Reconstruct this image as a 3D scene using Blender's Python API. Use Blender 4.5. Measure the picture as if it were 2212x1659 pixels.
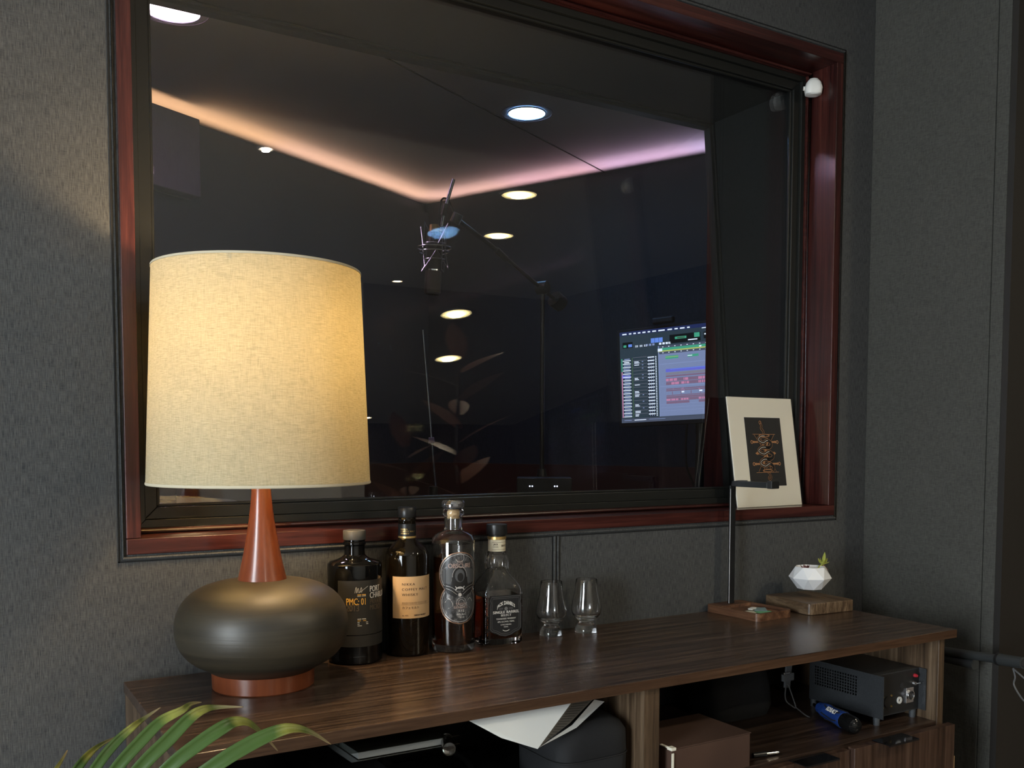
import bpy, bmesh, math, random
from mathutils import Vector, Matrix, Euler

for _o in list(bpy.data.objects):
    bpy.data.objects.remove(_o)
C = bpy.context.scene.collection
SC = bpy.context.scene
PI = math.pi
T = 0.75            # height of the console top above the floor
rnd = random.Random(7)

# ------------------------------------------------------------------ camera, world, exposure
FPX = 2052.5
YAW, PIT, ROL = 0.5481, -0.0571, 0.0026
def _axes():
    c, s = math.cos(YAW), math.sin(YAW)
    r = Vector((c, -s, 0)); fw = Vector((s, c, 0)); u = Vector((0, 0, 1))
    f2 = fw*math.cos(PIT) + u*math.sin(PIT); u2 = u*math.cos(PIT) - fw*math.sin(PIT)
    r3 = r*math.cos(ROL) + u2*math.sin(ROL); u3 = u2*math.cos(ROL) - r*math.sin(ROL)
    return r3, u3, f2
_r, _u, _f = _axes()
cam = bpy.data.cameras.new('camera')
camo = bpy.data.objects.new('camera', cam); C.objects.link(camo)
camo.matrix_world = Matrix(((_r.x, _u.x, -_f.x, 0), (_r.y, _u.y, -_f.y, -1.739),
                            (_r.z, _u.z, -_f.z, 0.4143+T), (0, 0, 0, 1)))
cam.sensor_width = 36; cam.sensor_fit = 'HORIZONTAL'
cam.lens = FPX/2212*36
cam.shift_x = (1106-1125.88)/2212
cam.shift_y = (1070.3-829.5)/2212
cam.clip_start = 0.01
SC.camera = camo

w = bpy.data.worlds.new('world'); SC.world = w; w.use_nodes = True
w.node_tree.nodes['Background'].inputs[0].default_value = (0.5, 0.6, 0.7, 1)
w.node_tree.nodes['Background'].inputs[1].default_value = 0.01
SC.view_settings.view_transform = 'Standard'
SC.view_settings.look = 'None'
SC.view_settings.gamma = 1
SC.view_settings.use_curve_mapping = False
SC.view_settings.exposure = 0.2
cy = SC.cycles
cy.use_denoising = True
cy.max_bounces = 14; cy.transmission_bounces = 12; cy.glossy_bounces = 8
cy.diffuse_bounces = 4; cy.transparent_max_bounces = 24
cy.sample_clamp_indirect = 40
cy.caustics_refractive = True; cy.caustics_reflective = False
cy.blur_glossy = 0.3
cy.use_adaptive_sampling = False

DAY = 23.0          # daylight door luminance
BULB = 17.0         # table lamp bulb, watts
# lamp lights are made together with their lamps below

# ------------------------------------------------------------------ materials
MATS = {}
def nodes(name):
    m = bpy.data.materials.new(name); m.use_nodes = True
    nt = m.node_tree
    return m, nt, nt.nodes['Principled BSDF'], nt.nodes['Material Output']
def plain(name, col, rough=.5, metal=0, spec=.5, coat=0, emit=None, estr=0, trans=0, ior=1.45, bump=0, bscale=200, sheen=0):
    if name in MATS: return MATS[name]
    m, nt, b, out = nodes(name)
    b.inputs['Base Color'].default_value = (*col, 1)
    b.inputs['Roughness'].default_value = rough
    b.inputs['Metallic'].default_value = metal
    b.inputs['Specular IOR Level'].default_value = spec
    b.inputs['Coat Weight'].default_value = coat
    b.inputs['Transmission Weight'].default_value = trans
    b.inputs['IOR'].default_value = ior
    b.inputs['Sheen Weight'].default_value = sheen
    if emit:
        b.inputs['Emission Color'].default_value = (*emit, 1); b.inputs['Emission Strength'].default_value = estr
    # a little procedural variation on every surface
    tc = nt.nodes.new('ShaderNodeTexCoord'); n = nt.nodes.new('ShaderNodeTexNoise')
    n.inputs['Scale'].default_value = bscale; n.inputs['Detail'].default_value = 3
    nt.links.new(tc.outputs['Object'], n.inputs['Vector'])
    if bump:
        bp = nt.nodes.new('ShaderNodeBump'); bp.inputs['Strength'].default_value = bump; bp.inputs['Distance'].default_value = .001
        nt.links.new(n.outputs['Fac'], bp.inputs['Height']); nt.links.new(bp.outputs['Normal'], b.inputs['Normal'])
    elif not trans and not emit:
        mr = nt.nodes.new('ShaderNodeMapRange')
        mr.inputs['To Min'].default_value = max(0, rough-.04); mr.inputs['To Max'].default_value = min(1, rough+.04)
        nt.links.new(n.outputs['Fac'], mr.inputs['Value']); nt.links.new(mr.outputs['Result'], b.inputs['Roughness'])
    MATS[name] = m
    return m
def ramp(nt, pts):
    r = nt.nodes.new('ShaderNodeValToRGB'); e = r.color_ramp.elements
    e[0].position, e[0].color = pts[0][0], (*pts[0][1], 1)
    e[1].position, e[1].color = pts[-1][0], (*pts[-1][1], 1)
    for p, c in pts[1:-1]:
        x = e.new(p); x.color = (*c, 1)
    return r
def mapping(nt, scale, src='Object', rot=(0, 0, 0)):
    tc = nt.nodes.new('ShaderNodeTexCoord'); mp = nt.nodes.new('ShaderNodeMapping')
    mp.inputs['Scale'].default_value = scale; mp.inputs['Rotation'].default_value = rot
    nt.links.new(tc.outputs[src], mp.inputs['Vector']); return mp
def noise(nt, mp, scale=1, detail=4, rough=.5, dist=0):
    n = nt.nodes.new('ShaderNodeTexNoise'); n.inputs['Scale'].default_value = scale
    n.inputs['Detail'].default_value = detail; n.inputs['Roughness'].default_value = rough
    n.inputs['Distortion'].default_value = dist
    nt.links.new(mp.outputs['Vector'], n.inputs['Vector']); return n
def mathn(nt, op, a, b):
    n = nt.nodes.new('ShaderNodeMath'); n.operation = op
    for i, v in ((0, a), (1, b)):
        if isinstance(v, (int, float)): n.inputs[i].default_value = v
        else: nt.links.new(v, n.inputs[i])
    return n.outputs[0]
def fabric(name, dark, light, s=1.0, axis='xz', rough=.9, bump=.25, vbias=.62, trans=0):
    """linen-like weave: long threads up and short ones across"""
    m, nt, b, out = nodes(name)
    a, c = 900*s, 55*s
    up = (a, a, c); ac = (c*1.6, c*1.6, a)
    n1 = noise(nt, mapping(nt, up), 1, 3, .6)
    n2 = noise(nt, mapping(nt, ac), 1, 3, .6)
    n3 = noise(nt, mapping(nt, (9*s,)*3), 1, 3, .5)
    v = mathn(nt, 'ADD', mathn(nt, 'MULTIPLY', n1.outputs['Fac'], vbias), mathn(nt, 'MULTIPLY', n2.outputs['Fac'], 1-vbias))
    v = mathn(nt, 'ADD', v, mathn(nt, 'MULTIPLY', mathn(nt, 'SUBTRACT', n3.outputs['Fac'], .5), .07))
    r = ramp(nt, [(.36, dark), (.5, tuple((x+y)/2 for x, y in zip(dark, light))), (.66, light)])
    nt.links.new(v, r.inputs['Fac']); nt.links.new(r.outputs['Color'], b.inputs['Base Color'])
    b.inputs['Roughness'].default_value = rough; b.inputs['Specular IOR Level'].default_value = .2
    bp = nt.nodes.new('ShaderNodeBump'); bp.inputs['Strength'].default_value = bump; bp.inputs['Distance'].default_value = .0006
    nt.links.new(v, bp.inputs['Height']); nt.links.new(bp.outputs['Normal'], b.inputs['Normal'])
    if trans:
        tr = nt.nodes.new('ShaderNodeBsdfTranslucent'); mx = nt.nodes.new('ShaderNodeMixShader')
        mx.inputs[0].default_value = trans
        nt.links.new(r.outputs['Color'], tr.inputs['Color'])
        nt.links.new(b.outputs[0], mx.inputs[1]); nt.links.new(tr.outputs[0], mx.inputs[2])
        nt.links.new(mx.outputs[0], out.inputs['Surface'])
    MATS[name] = m; return m
def wood(name, cols, grain='x', scale=1.0, rough=.3, coat=0, wave=.6, contrast=(.3, .5, .7), spec=.5):
    m, nt, b, out = nodes(name)
    lo, hi = 3.6*scale, 120*scale
    sc = {'x': (lo, hi, hi), 'y': (hi, lo, hi), 'z': (hi, hi, lo)}[grain] if isinstance(grain, str) else tuple(hi*q for q in grain)
    n0 = noise(nt, mapping(nt, tuple(v*.35 for v in sc)), 1, 2, .5, wave)
    n1 = noise(nt, mapping(nt, sc), 1, 6, .62, wave)
    n2 = noise(nt, mapping(nt, tuple(v*9 for v in sc)), 1, 3, .6)
    v = mathn(nt, 'ADD', mathn(nt, 'MULTIPLY', n1.outputs['Fac'], .50), mathn(nt, 'MULTIPLY', n0.outputs['Fac'], .30))
    v = mathn(nt, 'ADD', v, mathn(nt, 'MULTIPLY', n2.outputs['Fac'], .20))
    r = ramp(nt, list(zip(contrast, cols)))
    nt.links.new(v, r.inputs['Fac']); nt.links.new(r.outputs['Color'], b.inputs['Base Color'])
    b.inputs['Roughness'].default_value = rough; b.inputs['Coat Weight'].default_value = coat
    b.inputs['Coat Roughness'].default_value = .14; b.inputs['Specular IOR Level'].default_value = spec
    bp = nt.nodes.new('ShaderNodeBump'); bp.inputs['Strength'].default_value = .08; bp.inputs['Distance'].default_value = .0005
    nt.links.new(n2.outputs['Fac'], bp.inputs['Height']); nt.links.new(bp.outputs['Normal'], b.inputs['Normal'])
    MATS[name] = m; return m
def pane_glass(name, k=1.0, tint=(1, 1, 1)):
    """clear sheet: Fresnel reflection, straight-through transmission, same from both sides"""
    m = bpy.data.materials.new(name); m.use_nodes = True; nt = m.node_tree; nt.nodes.clear()
    out = nt.nodes.new('ShaderNodeOutputMaterial'); g = nt.nodes.new('ShaderNodeBsdfGlossy'); t = nt.nodes.new('ShaderNodeBsdfTransparent')
    g.inputs['Roughness'].default_value = 0; t.inputs['Color'].default_value = (*tint, 1)
    geo = nt.nodes.new('ShaderNodeNewGeometry'); mr = nt.nodes.new('ShaderNodeMapRange')
    mr.inputs['To Min'].default_value = 1.52; mr.inputs['To Max'].default_value = 1/1.52
    nt.links.new(geo.outputs['Backfacing'], mr.inputs['Value'])
    fr = nt.nodes.new('ShaderNodeFresnel'); nt.links.new(mr.outputs['Result'], fr.inputs['IOR'])
    mx = nt.nodes.new('ShaderNodeMixShader'); nt.links.new(mathn(nt, 'MULTIPLY', fr.outputs[0], k), mx.inputs[0])
    nt.links.new(t.outputs[0], mx.inputs[1]); nt.links.new(g.outputs[0], mx.inputs[2])
    nt.links.new(mx.outputs[0], out.inputs['Surface'])
    MATS[name] = m; return m
def emission(name, col, s):
    m = bpy.data.materials.new(name); m.use_nodes = True; nt = m.node_tree; nt.nodes.clear()
    out = nt.nodes.new('ShaderNodeOutputMaterial'); e = nt.nodes.new('ShaderNodeEmission')
    e.inputs['Color'].default_value = (*col, 1); e.inputs['Strength'].default_value = s
    nt.links.new(e.outputs[0], out.inputs['Surface']); MATS[name] = m; return m

FAB = fabric('grey_wall_linen', (.029, .031, .032), (.094, .094, .090), .95, vbias=.70, bump=.15)
FABR = fabric('grey_wall_linen_right', (.040, .040, .035), (.086, .085, .075), .95, vbias=.52, bump=.15)
BOOTHF = fabric('booth_blue_grey_fabric', (.014, .016, .020), (.030, .034, .042), .6)
BLKF = fabric('black_reveal_cloth', (.008, .009, .009), (.016, .017, .017), 1, bump=.1)
MAHO = wood('mahogany', [(.014, .0038, .0034), (.040, .0095, .0078), (.078, .021, .015)], 'x', .8, .28, .3, .6, (.38, .5, .62), .35)
MAHOZ = wood('mahogany_upright', [(.014, .0038, .0034), (.040, .0095, .0078), (.078, .021, .015)], 'z', .8, .28, .3, .6, (.38, .5, .62), .35)
WAL = wood('walnut_top', [(.016, .010, .0072), (.052, .032, .022), (.112, .072, .048)], 'x', 1.5, .24, 0, .5, (.40, .5, .60), .35)
WALS = wood('walnut_shelf_shaded', [(.010, .006, .0045), (.032, .019, .013), (.065, .042, .030)], 'x', 1.5, .3, 0, .5, (.40, .5, .60))  # darker copy of the top's walnut: shade of the bays put into the colour
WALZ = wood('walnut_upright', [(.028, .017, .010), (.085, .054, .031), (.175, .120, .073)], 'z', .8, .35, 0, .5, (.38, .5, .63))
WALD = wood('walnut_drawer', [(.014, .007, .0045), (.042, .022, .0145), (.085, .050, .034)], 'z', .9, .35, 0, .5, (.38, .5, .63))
TEAK = wood('orange_teak', [(.095, .021, .008), (.155, .039, .013), (.215, .062, .020)], 'z', .35, .30, .35, .8, (.3, .5, .7))
BLACK = plain('black_satin', (.012, .012, .012), .35)
BLKM = plain('black_matte', (.012, .012, .013), .7)
BLKFRAME = plain('black_painted_frame', (.012, .0125, .011), .32)
CHROME = plain('chrome', (.75, .75, .76), .15, 1)
STEEL = plain('brushed_steel', (.55, .55, .54), .35, 1)
GOLD = plain('gold_foil', (.62, .42, .16), .35, .8)
WHITE = plain('white_plastic', (.78, .78, .74), .4)
GLASSC = plain('clear_glass', (1, 1, 1), .0, trans=1, ior=1.5)

# ------------------------------------------------------------------ mesh helper
class MB:
    def __init__(s): s.v = []; s.f = []; s.m = []
    def add(s, vs, fs, m=0):
        o = len(s.v); s.v += [tuple(p) for p in vs]
        s.f += [tuple(o+i for i in f) for f in fs]; s.m += [m]*len(fs); return s
    def box(s, lo, hi, m=0, M=None):
        (a, b, c), (d, e, f) = lo, hi
        vs = [(a, b, c), (d, b, c), (d, e, c), (a, e, c), (a, b, f), (d, b, f), (d, e, f), (a, e, f)]
        if M: vs = [M @ Vector(p) for p in vs]
        return s.add(vs, [(0, 3, 2, 1), (4, 5, 6, 7), (0, 1, 5, 4), (1, 2, 6, 5), (2, 3, 7, 6), (3, 0, 4, 7)], m)
    def hexa(s, vs, m=0):
        return s.add(vs, [(0, 3, 2, 1), (4, 5, 6, 7), (0, 1, 5, 4), (1, 2, 6, 5), (2, 3, 7, 6), (3, 0, 4, 7)], m)
    def lathe(s, prof, n=48, m=0, cx=0, cy=0, closed=False):
        """prof [(r,z)] bottom to top; caps where r==0"""
        rings = []; vs = []
        for r, z in prof:
            if r <= 1e-7: rings.append([len(vs)]); vs.append((cx, cy, z))
            else:
                rings.append(list(range(len(vs), len(vs)+n)))
                vs += [(cx+r*math.cos(2*PI*i/n), cy+r*math.sin(2*PI*i/n), z) for i in range(n)]
        fs = []
        pairs = list(zip(rings, rings[1:])) + ([(rings[-1], rings[0])] if closed else [])
        for A, B in pairs:
            for i in range(n):
                j = (i+1) % n
                if len(A) == 1 and len(B) == 1: continue
                if len(A) == 1: fs.append((A[0], B[j], B[i]))
                elif len(B) == 1: fs.append((A[i], A[j], B[0]))
                else: fs.append((A[i], A[j], B[j], B[i]))
        return s.add(vs, fs, m)
    def loft(s, levels, n=48, m=0):
        """levels [(z,hx,hy,exp)] superellipse sections, capped"""
        vs = []; fs = []
        for z, hx, hy, e in levels:
            for i in range(n):
                t = 2*PI*i/n; c, q = math.cos(t), math.sin(t)
                vs.append((hx*math.copysign(abs(c)**(2/e), c), hy*math.copysign(abs(q)**(2/e), q), z))
        for k in range(len(levels)-1):
            for i in range(n):
                j = (i+1) % n; fs.append((k*n+i, k*n+j, (k+1)*n+j, (k+1)*n+i))
        fs.append(tuple(range(n-1, -1, -1))); fs.append(tuple((len(levels)-1)*n+i for i in range(n)))
        return s.add(vs, fs, m)
    def tube(s, pts, r, n=10, m=0, closed=False):
        pts = [Vector(p) for p in pts]; N = len(pts)
        rs = r if isinstance(r, (list, tuple)) else [r]*N
        vs = []; up = None
        for i, p in enumerate(pts):
            if closed: d = pts[(i+1) % N]-pts[i-1]
            else: d = pts[min(i+1, N-1)]-pts[max(i-1, 0)]
            d.normalize()
            if up is None: up = Vector((0, 0, 1)) if abs(d.z) < .9 else Vector((1, 0, 0))
            a = d.cross(up).normalized(); up = a.cross(d).normalized()
            for k in range(n):
                t = 2*PI*k/n; vs.append(p+(a*math.cos(t)+up*math.sin(t))*rs[i])
        fs = []
        for i in range(N if closed else N-1):
            for k in range(n):
                l = (k+1) % n; j = (i+1) % N
                fs.append((i*n+k, i*n+l, j*n+l, j*n+k))
        if not closed:
            fs.append(tuple(range(n-1, -1, -1))); fs.append(tuple((N-1)*n+k for k in range(n)))
        return s.add(vs, fs, m)
    def cyl(s, a, b, r, n=24, m=0, r2=None):
        return s.tube([a, b], [r, r if r2 is None else r2], n, m)
    def prism(s, poly, z0, z1, m=0, M=None):
        n = len(poly); vs = [(x, y, z0) for x, y in poly]+[(x, y, z1) for x, y in poly]
        if M: vs = [M @ Vector(p) for p in vs]
        return s.add(vs, [tuple(range(n-1, -1, -1)), tuple(range(n, 2*n))]+[(i, (i+1) % n, n+(i+1) % n, n+i) for i in range(n)], m)
    def build(s, name, mats, parent=None, loc=(0, 0, 0), rot=(0, 0, 0), smooth=True, bevel=0, seg=2, angle=35, solid=0, sub=0):
        me = bpy.data.meshes.new(name); me.from_pydata(s.v, [], s.f)
        if not isinstance(mats, (list, tuple)): mats = [mats]
        for mt in mats: me.materials.append(mt)
        me.polygons.foreach_set('material_index', s.m)
        bm = bmesh.new(); bm.from_mesh(me); bmesh.ops.recalc_face_normals(bm, faces=bm.faces); bm.to_mesh(me); bm.free()
        if smooth:
            me.polygons.foreach_set('use_smooth', [True]*len(me.polygons)); me.set_sharp_from_angle(angle=math.radians(angle))
        o = bpy.data.objects.new(name, me); C.objects.link(o)
        o.location = loc; o.rotation_euler = rot
        if parent: o.parent = parent
        if bevel:
            b = o.modifiers.new('bevel', 'BEVEL'); b.width = bevel; b.segments = seg; b.limit_method = 'ANGLE'; b.angle_limit = math.radians(40)
            if smooth: b.harden_normals = True
        if solid:
            q = o.modifiers.new('solid', 'SOLIDIFY'); q.thickness = solid; q.offset = 0
        if sub:
            q = o.modifiers.new('sub', 'SUBSURF'); q.levels = sub; q.render_levels = sub
        return o
def tag(o, label, cat, group=None, kind=None):
    o['label'] = label
    if cat: o['category'] = cat
    if group: o['group'] = group
    if kind: o['kind'] = kind
    return o
def thing(name, label, cat, loc=(0, 0, 0), rz=0, group=None, rot=None):
    o = bpy.data.objects.new(name, None); C.objects.link(o); o.empty_display_size = .05
    o.location = loc; o.rotation_euler = rot or (0, 0, rz)
    return tag(o, label, cat, group)
def struct(o): o['kind'] = 'structure'; return o
def light(name, kind, loc, energy, col, parent=None, size=.1, size_y=None, rot=(0, 0, 0), spread=None, spot=None, kw_disk=False):
    d = bpy.data.lights.new(name, kind); d.energy = energy; d.color = col
    if kind == 'AREA':
        d.size = size
        if kw_disk: d.shape = 'DISK'
        if size_y: d.shape = 'RECTANGLE'; d.size_y = size_y
        if spread: d.spread = spread
    else: d.shadow_soft_size = size
    if kind == 'SPOT' and spot: d.spot_size = spot; d.spot_blend = .6
    o = bpy.data.objects.new(name, d); C.objects.link(o); o.location = loc; o.rotation_euler = rot
    if parent: o.parent = parent
    return o

# text: flat glyph meshes, laid on a plane or wrapped round a cylinder
def glyphs(txt, size, bold=0, xs=1.0, spacing=1.0, align='LEFT', line=1.0):
    c = bpy.data.curves.new('t', 'FONT'); c.body = txt; c.size = size; c.offset = bold; c.space_character = spacing
    c.align_x = align; c.resolution_u = 3; c.space_line = line; c.fill_mode = 'FRONT'
    o = bpy.data.objects.new('t', c); C.objects.link(o)
    dg = bpy.context.evaluated_depsgraph_get(); dg.update()
    me = o.evaluated_get(dg).to_mesh()
    vs = [(v.co.x*xs, v.co.y) for v in me.vertices]; fs = [tuple(p.vertices) for p in me.polygons]
    o.evaluated_get(dg).to_mesh_clear(); bpy.data.objects.remove(o); bpy.data.curves.remove(c)
    return vs, fs
def put_text(mb, txt, size, u, v, place, m=0, bold=0, **k):
    vs, fs = glyphs(txt, size, **k)
    for dx in ((-bold, bold) if bold else (0,)):      # heavier strokes: the same letters laid twice, slightly apart
        mb.add([place(x+u+dx, y+v) for x, y in vs], fs, m)
def cyl_place(r, u0=0):
    return lambda u, v: (r*math.sin((u+u0)/r), -r*math.cos((u+u0)/r), v)
def poly_place(mb, poly, place, m=0, rows=26, du=.0022):
    """fill a 2-D outline with a fine grid so it can follow a curved surface"""
    v0 = min(p[1] for p in poly); v1 = max(p[1] for p in poly); n = len(poly)
    def span(v):
        xs = []
        for i in range(n):
            a, b = poly[i], poly[(i+1) % n]
            if (a[1] <= v) != (b[1] <= v): xs.append(a[0]+(b[0]-a[0])*(v-a[1])/(b[1]-a[1]))
        return sorted(xs)
    for j in range(rows):
        va, vb = v0+(v1-v0)*(j+.0005)/rows, v0+(v1-v0)*(j+.9995)/rows
        A, B = span(va), span(vb)
        if len(A) != len(B): A = B = span((va+vb)/2)
        for k in range(0, len(A)-1, 2):
            c = max(1, int(max(A[k+1]-A[k], B[k+1]-B[k])/du)+1)
            lo = [place(A[k]+(A[k+1]-A[k])*i/c, va) for i in range(c+1)]; hi = [place(B[k]+(B[k+1]-B[k])*i/c, vb) for i in range(c+1)]
            mb.add(lo+hi, [(i, i+1, c+2+i, c+1+i) for i in range(c)], m)
def stroke(mb, pts, w_, place, m=0, closed=False):
    """flat ribbon of width w_ along 2-D points"""
    n = len(pts); L = []; R = []
    for i in range(n):
        a = Vector(pts[i-1] if (i or closed) else pts[0]); b = Vector(pts[(i+1) % n] if (i < n-1 or closed) else pts[-1])
        d = (b-a); d = d.normalized() if d.length else Vector((1, 0)); q = Vector((-d.y, d.x))*w_/2; p = Vector(pts[i])
        L.append(p+q); R.append(p-q)
    vs = [place(*p) for p in L]+[place(*p) for p in R]
    mb.add(vs, [(i, (i+1) % n, n+(i+1) % n, n+i) for i in range(n if closed else n-1)], m)
def arc(cx, cy_, r, a0, a1, n=16, ry=None):
    return [(cx+r*math.cos(math.radians(a0+(a1-a0)*i/n)), cy_+(ry or r)*math.sin(math.radians(a0+(a1-a0)*i/n))) for i in range(n+1)]
def smoothpath(pts, k=6):
    """Catmull-Rom through points"""
    P = [Vector(p) for p in pts]; out = []
    for i in range(len(P)-1):
        a, b, c, d = P[max(i-1, 0)], P[i], P[i+1], P[min(i+2, len(P)-1)]
        for j in range(k):
            t = j/k
            out.append(.5*((2*b)+(c-a)*t+(2*a-5*b+4*c-d)*t*t+(3*b-a-3*c+d)*t**3))
    out.append(P[-1]); return out

# ================================================================== ROOM SHELL
CEIL = 1.65+T; WT = 0.46
WX0, WX1, WZ0, WZ1 = .2673, 2.0424, .2178+T, 1.4273+T      # hole in the wall
m = MB()
m.box((-2.4, 0, 0), (WX0, WT, CEIL)).box((WX1, 0, 0), (4.7, WT, CEIL)).box((WX0, 0, 0), (WX1, WT, WZ0)).box((WX0, 0, WZ1), (WX1, WT, CEIL))
struct(m.build('wall_front', FAB, smooth=False))
struct(MB().box((-2.55, -5.1, 0), (-2.4, -2.58, CEIL)).box((-2.55, -1.42, 0), (-2.4, WT, CEIL)).box((-2.55, -2.58, 2.12), (-2.4, -1.42, CEIL)).build('wall_left', FAB, smooth=False))
LGREY = plain('light_grey_paint', (.65, .63, .58), .8)
DBROWN = plain('dark_brown_wall', (.035, .026, .018), .8)
CEILM = plain('grey_ceiling', (.45, .44, .41), .85)
FLOORM = wood('dark_floor', [(.10, .075, .055), (.17, .13, .10), (.26, .20, .15)], 'y', .6, .4)
struct(MB().box((-2.55, -5.25, 0), (2.86, -5.1, CEIL)).build('wall_back', LGREY, smooth=False))
struct(MB().box((2.86, -5.25, 0), (4.7, -5.1, CEIL)).build('wall_back_dark', DBROWN, smooth=False))
struct(MB().box((4.6, -5.1, 0), (4.75, 0, CEIL)).build('wall_far_right', DBROWN, smooth=False))
struct(MB().box((-2.6, -5.3, -.1), (4.8, 4.2, 0)).build('floor', FLOORM, smooth=False))
struct(MB().box((-2.6, -5.3, CEIL), (4.8, WT, CEIL+.1)).build('ceiling', CEILM, smooth=False))
# right-hand pier: cloth panel, narrow second panel at its end
struct(MB().box((2.1694, -.352, 0), (2.30, -.0005, CEIL)).box((2.1694, -.386, 0), (2.30, -.3545, CEIL)).box((2.173, -.3545, 0), (2.30, -.352, CEIL)).build('wall_right', FABR, smooth=False, bevel=.0012))
NIGHT = plain('near_black_door', (.013, .011, .009), .6)
struct(MB().box((2.1712, -.402, 0), (3.0, -.3865, CEIL)).build('door_1', NIGHT, smooth=False))
# cloth welt round the window and the joint in the wall cloth below it
def welt(name, pts, r=.0036, closed=False):
    return struct(MB().tube(pts, r, 8, closed=closed).build(name, FAB))
g = .0065
welt('trim_1', [(WX0-g, -.002, WZ0-g), (WX1+g, -.002, WZ0-g), (WX1+g, -.002, WZ1+g), (WX0-g, -.002, WZ1+g)], closed=True)
welt('trim_2', [(1.1475, -.001, .01), (1.1475, -.001, WZ0-.012)], .003)
welt('trim_3', [(1.1565, -.001, .01), (1.1565, -.001, WZ0-.012)], .003)
SEAM = plain('dark_seam', (.006, .006, .006), .9)
m = MB()
for a, b in (((WX0-.0135, WZ0-.0135), (WX1+.0135, WZ0-.011)), ((WX0-.0135, WZ1+.011), (WX1+.0135, WZ1+.0135))):
    m.box((a[0], -.0012, a[1]), (b[0], .001, b[1]))
m.box((WX0-.0135, -.0012, WZ0-.0135), (WX0-.011, .001, WZ1+.0135)).box((WX1+.011, -.0012, WZ0-.0135), (WX1+.0135, .001, WZ1+.0135))
for x in (1.1425, 1.1515, 1.1607): m.box((x-.001, -.0012, .01), (x+.001, .001, WZ0-.014))
struct(m.build('trim_4', SEAM, smooth=False))

# ------------------------------------------------------------------ the studio window
win = struct(thing('window_1', 'wide dark-red wooden studio window with two panes', None))
OX0, OX1, OZ0, OZ1 = .291, 2.019, .245+T, 1.401+T           # clear opening inside the casing
yf = -.006
MB().box((WX0, yf, WZ0), (WX1, .14, OZ0)).build('casing', MAHO, win, bevel=.0012)
MB().box((WX0, yf, OZ1), (WX1, .14, WZ1)).build('casing', MAHO, win, bevel=.0012)
MB().box((WX0, yf, OZ0+.0006), (OX0, .14, OZ1)).build('casing', MAHOZ, win, bevel=.0012)
MB().box((OX1, yf, OZ0+.0006), (WX1, .14, OZ1)).build('casing', MAHOZ, win, bevel=.0012)
def ring(mb, x0, x1, z0, z1, w_, y0, y1, m_=0):
    X = (x0, x1, x1, x0); Z = (z0, z0, z1, z1); x = (x0+w_, x1-w_, x1-w_, x0+w_); z = (z0+w_, z0+w_, z1-w_, z1-w_)
    for i in range(4):
        j = (i+1) % 4
        mb.hexa([(X[i], y0, Z[i]), (X[j], y0, Z[j]), (X[j], y1, Z[j]), (X[i], y1, Z[i]),
                 (x[i], y0, z[i]), (x[j], y0, z[j]), (x[j], y1, z[j]), (x[i], y1, z[i])], m_)
    return mb
def roff(d): return OX0+d, OX1-d, OZ0+d, OZ1-d
ring(MB(), *roff(0), .0095, .084, .11).build('stop', MAHO, win, bevel=.0008)
q = .0055
MB().tube([(OX0+q, .0795, OZ0+q), (OX1-q, .0795, OZ0+q), (OX1-q, .0795, OZ1-q), (OX0+q, .0795, OZ1-q)], .0048, 10, closed=True).build('bead', MAHO, win)
ring(MB(), *roff(.0095), .0145, .091, .112).build('frame', BLKFRAME, win, smooth=False, bevel=.0008)
ring(MB(), OX0+.024, OX1-.024, OZ0+.024, OZ1-.024, .0225, .099, .112).build('frame', BLKFRAME, win, smooth=False, bevel=.0015)
ring(MB(), OX0+.0465, OX1-.0465, OZ0+.0465, OZ1-.0465, .0055, .105, .1122).build('glazing_bead', BLKFRAME, win, smooth=False, bevel=.0015)
PANE = pane_glass('window_pane', 1.25, (.985, .99, .985))
MB().box((.34, .1125, .28+T), (1.98, .1195, 1.365+T)).build('glass_pane', PANE, win, smooth=False)
# reveal lined with black cloth as far as the leaning second pane, red wood beyond it
TILT = math.radians(5.6); YP = lambda z: .405+(z-.85)*math.tan(TILT)
RX0, RX1, RZ0, RZ1 = .315, 2.0, .262, 1.366
m = MB(); mm = MB()
for (x0, x1) in ((RX0-.05, RX0), (RX1, RX1+.045)):
    for mb, ya, yb in ((m, lambda z: .120, YP), (mm, YP, lambda z: WT)):
        z0, z1 = RZ0, RZ1
        mb.hexa([(x0, ya(z0), z0+T), (x1, ya(z0), z0+T), (x1, yb(z0), z0+T), (x0, yb(z0), z0+T),
                 (x0, ya(z1), z1+T), (x1, ya(z1), z1+T), (x1, yb(z1), z1+T), (x0, yb(z1), z1+T)])
for z0, z1, ze in ((RZ0-.045, RZ0, RZ0), (RZ1, RZ1+.062, RZ1)):
    m.box((RX0-.05, .120, z0+T), (RX1+.045, YP(ze), z1+T)); mm.box((RX0-.05, YP(ze), z0+T), (RX1+.045, WT, z1+T))
m.build('reveal_lining', BLKF, win, smooth=False)
mm.build('reveal_board', MAHOZ, win, smooth=False)
fr = MB(); k = math.cos(TILT)
h0, h1 = (RZ0-.85)/k, (RZ1-.85)/k
ring(fr, RX0, RX1, h0+.001, h1-.004, .013, -.014, .012)
ring(fr, RX0, RX1, h0+.001, h1-.004, .005, -.022, -.014)
fr.build('rear_frame', BLKFRAME, win, (0, .405, .85+T), (-TILT, 0, 0), smooth=False, bevel=.001)
MB().box((RX0+.006, -.004, h0+.006), (RX1-.006, .004, h1-.01)).build('rear_glass_pane', PANE, win, (0, .405, .85+T), (-TILT, 0, 0), smooth=False)

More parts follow.
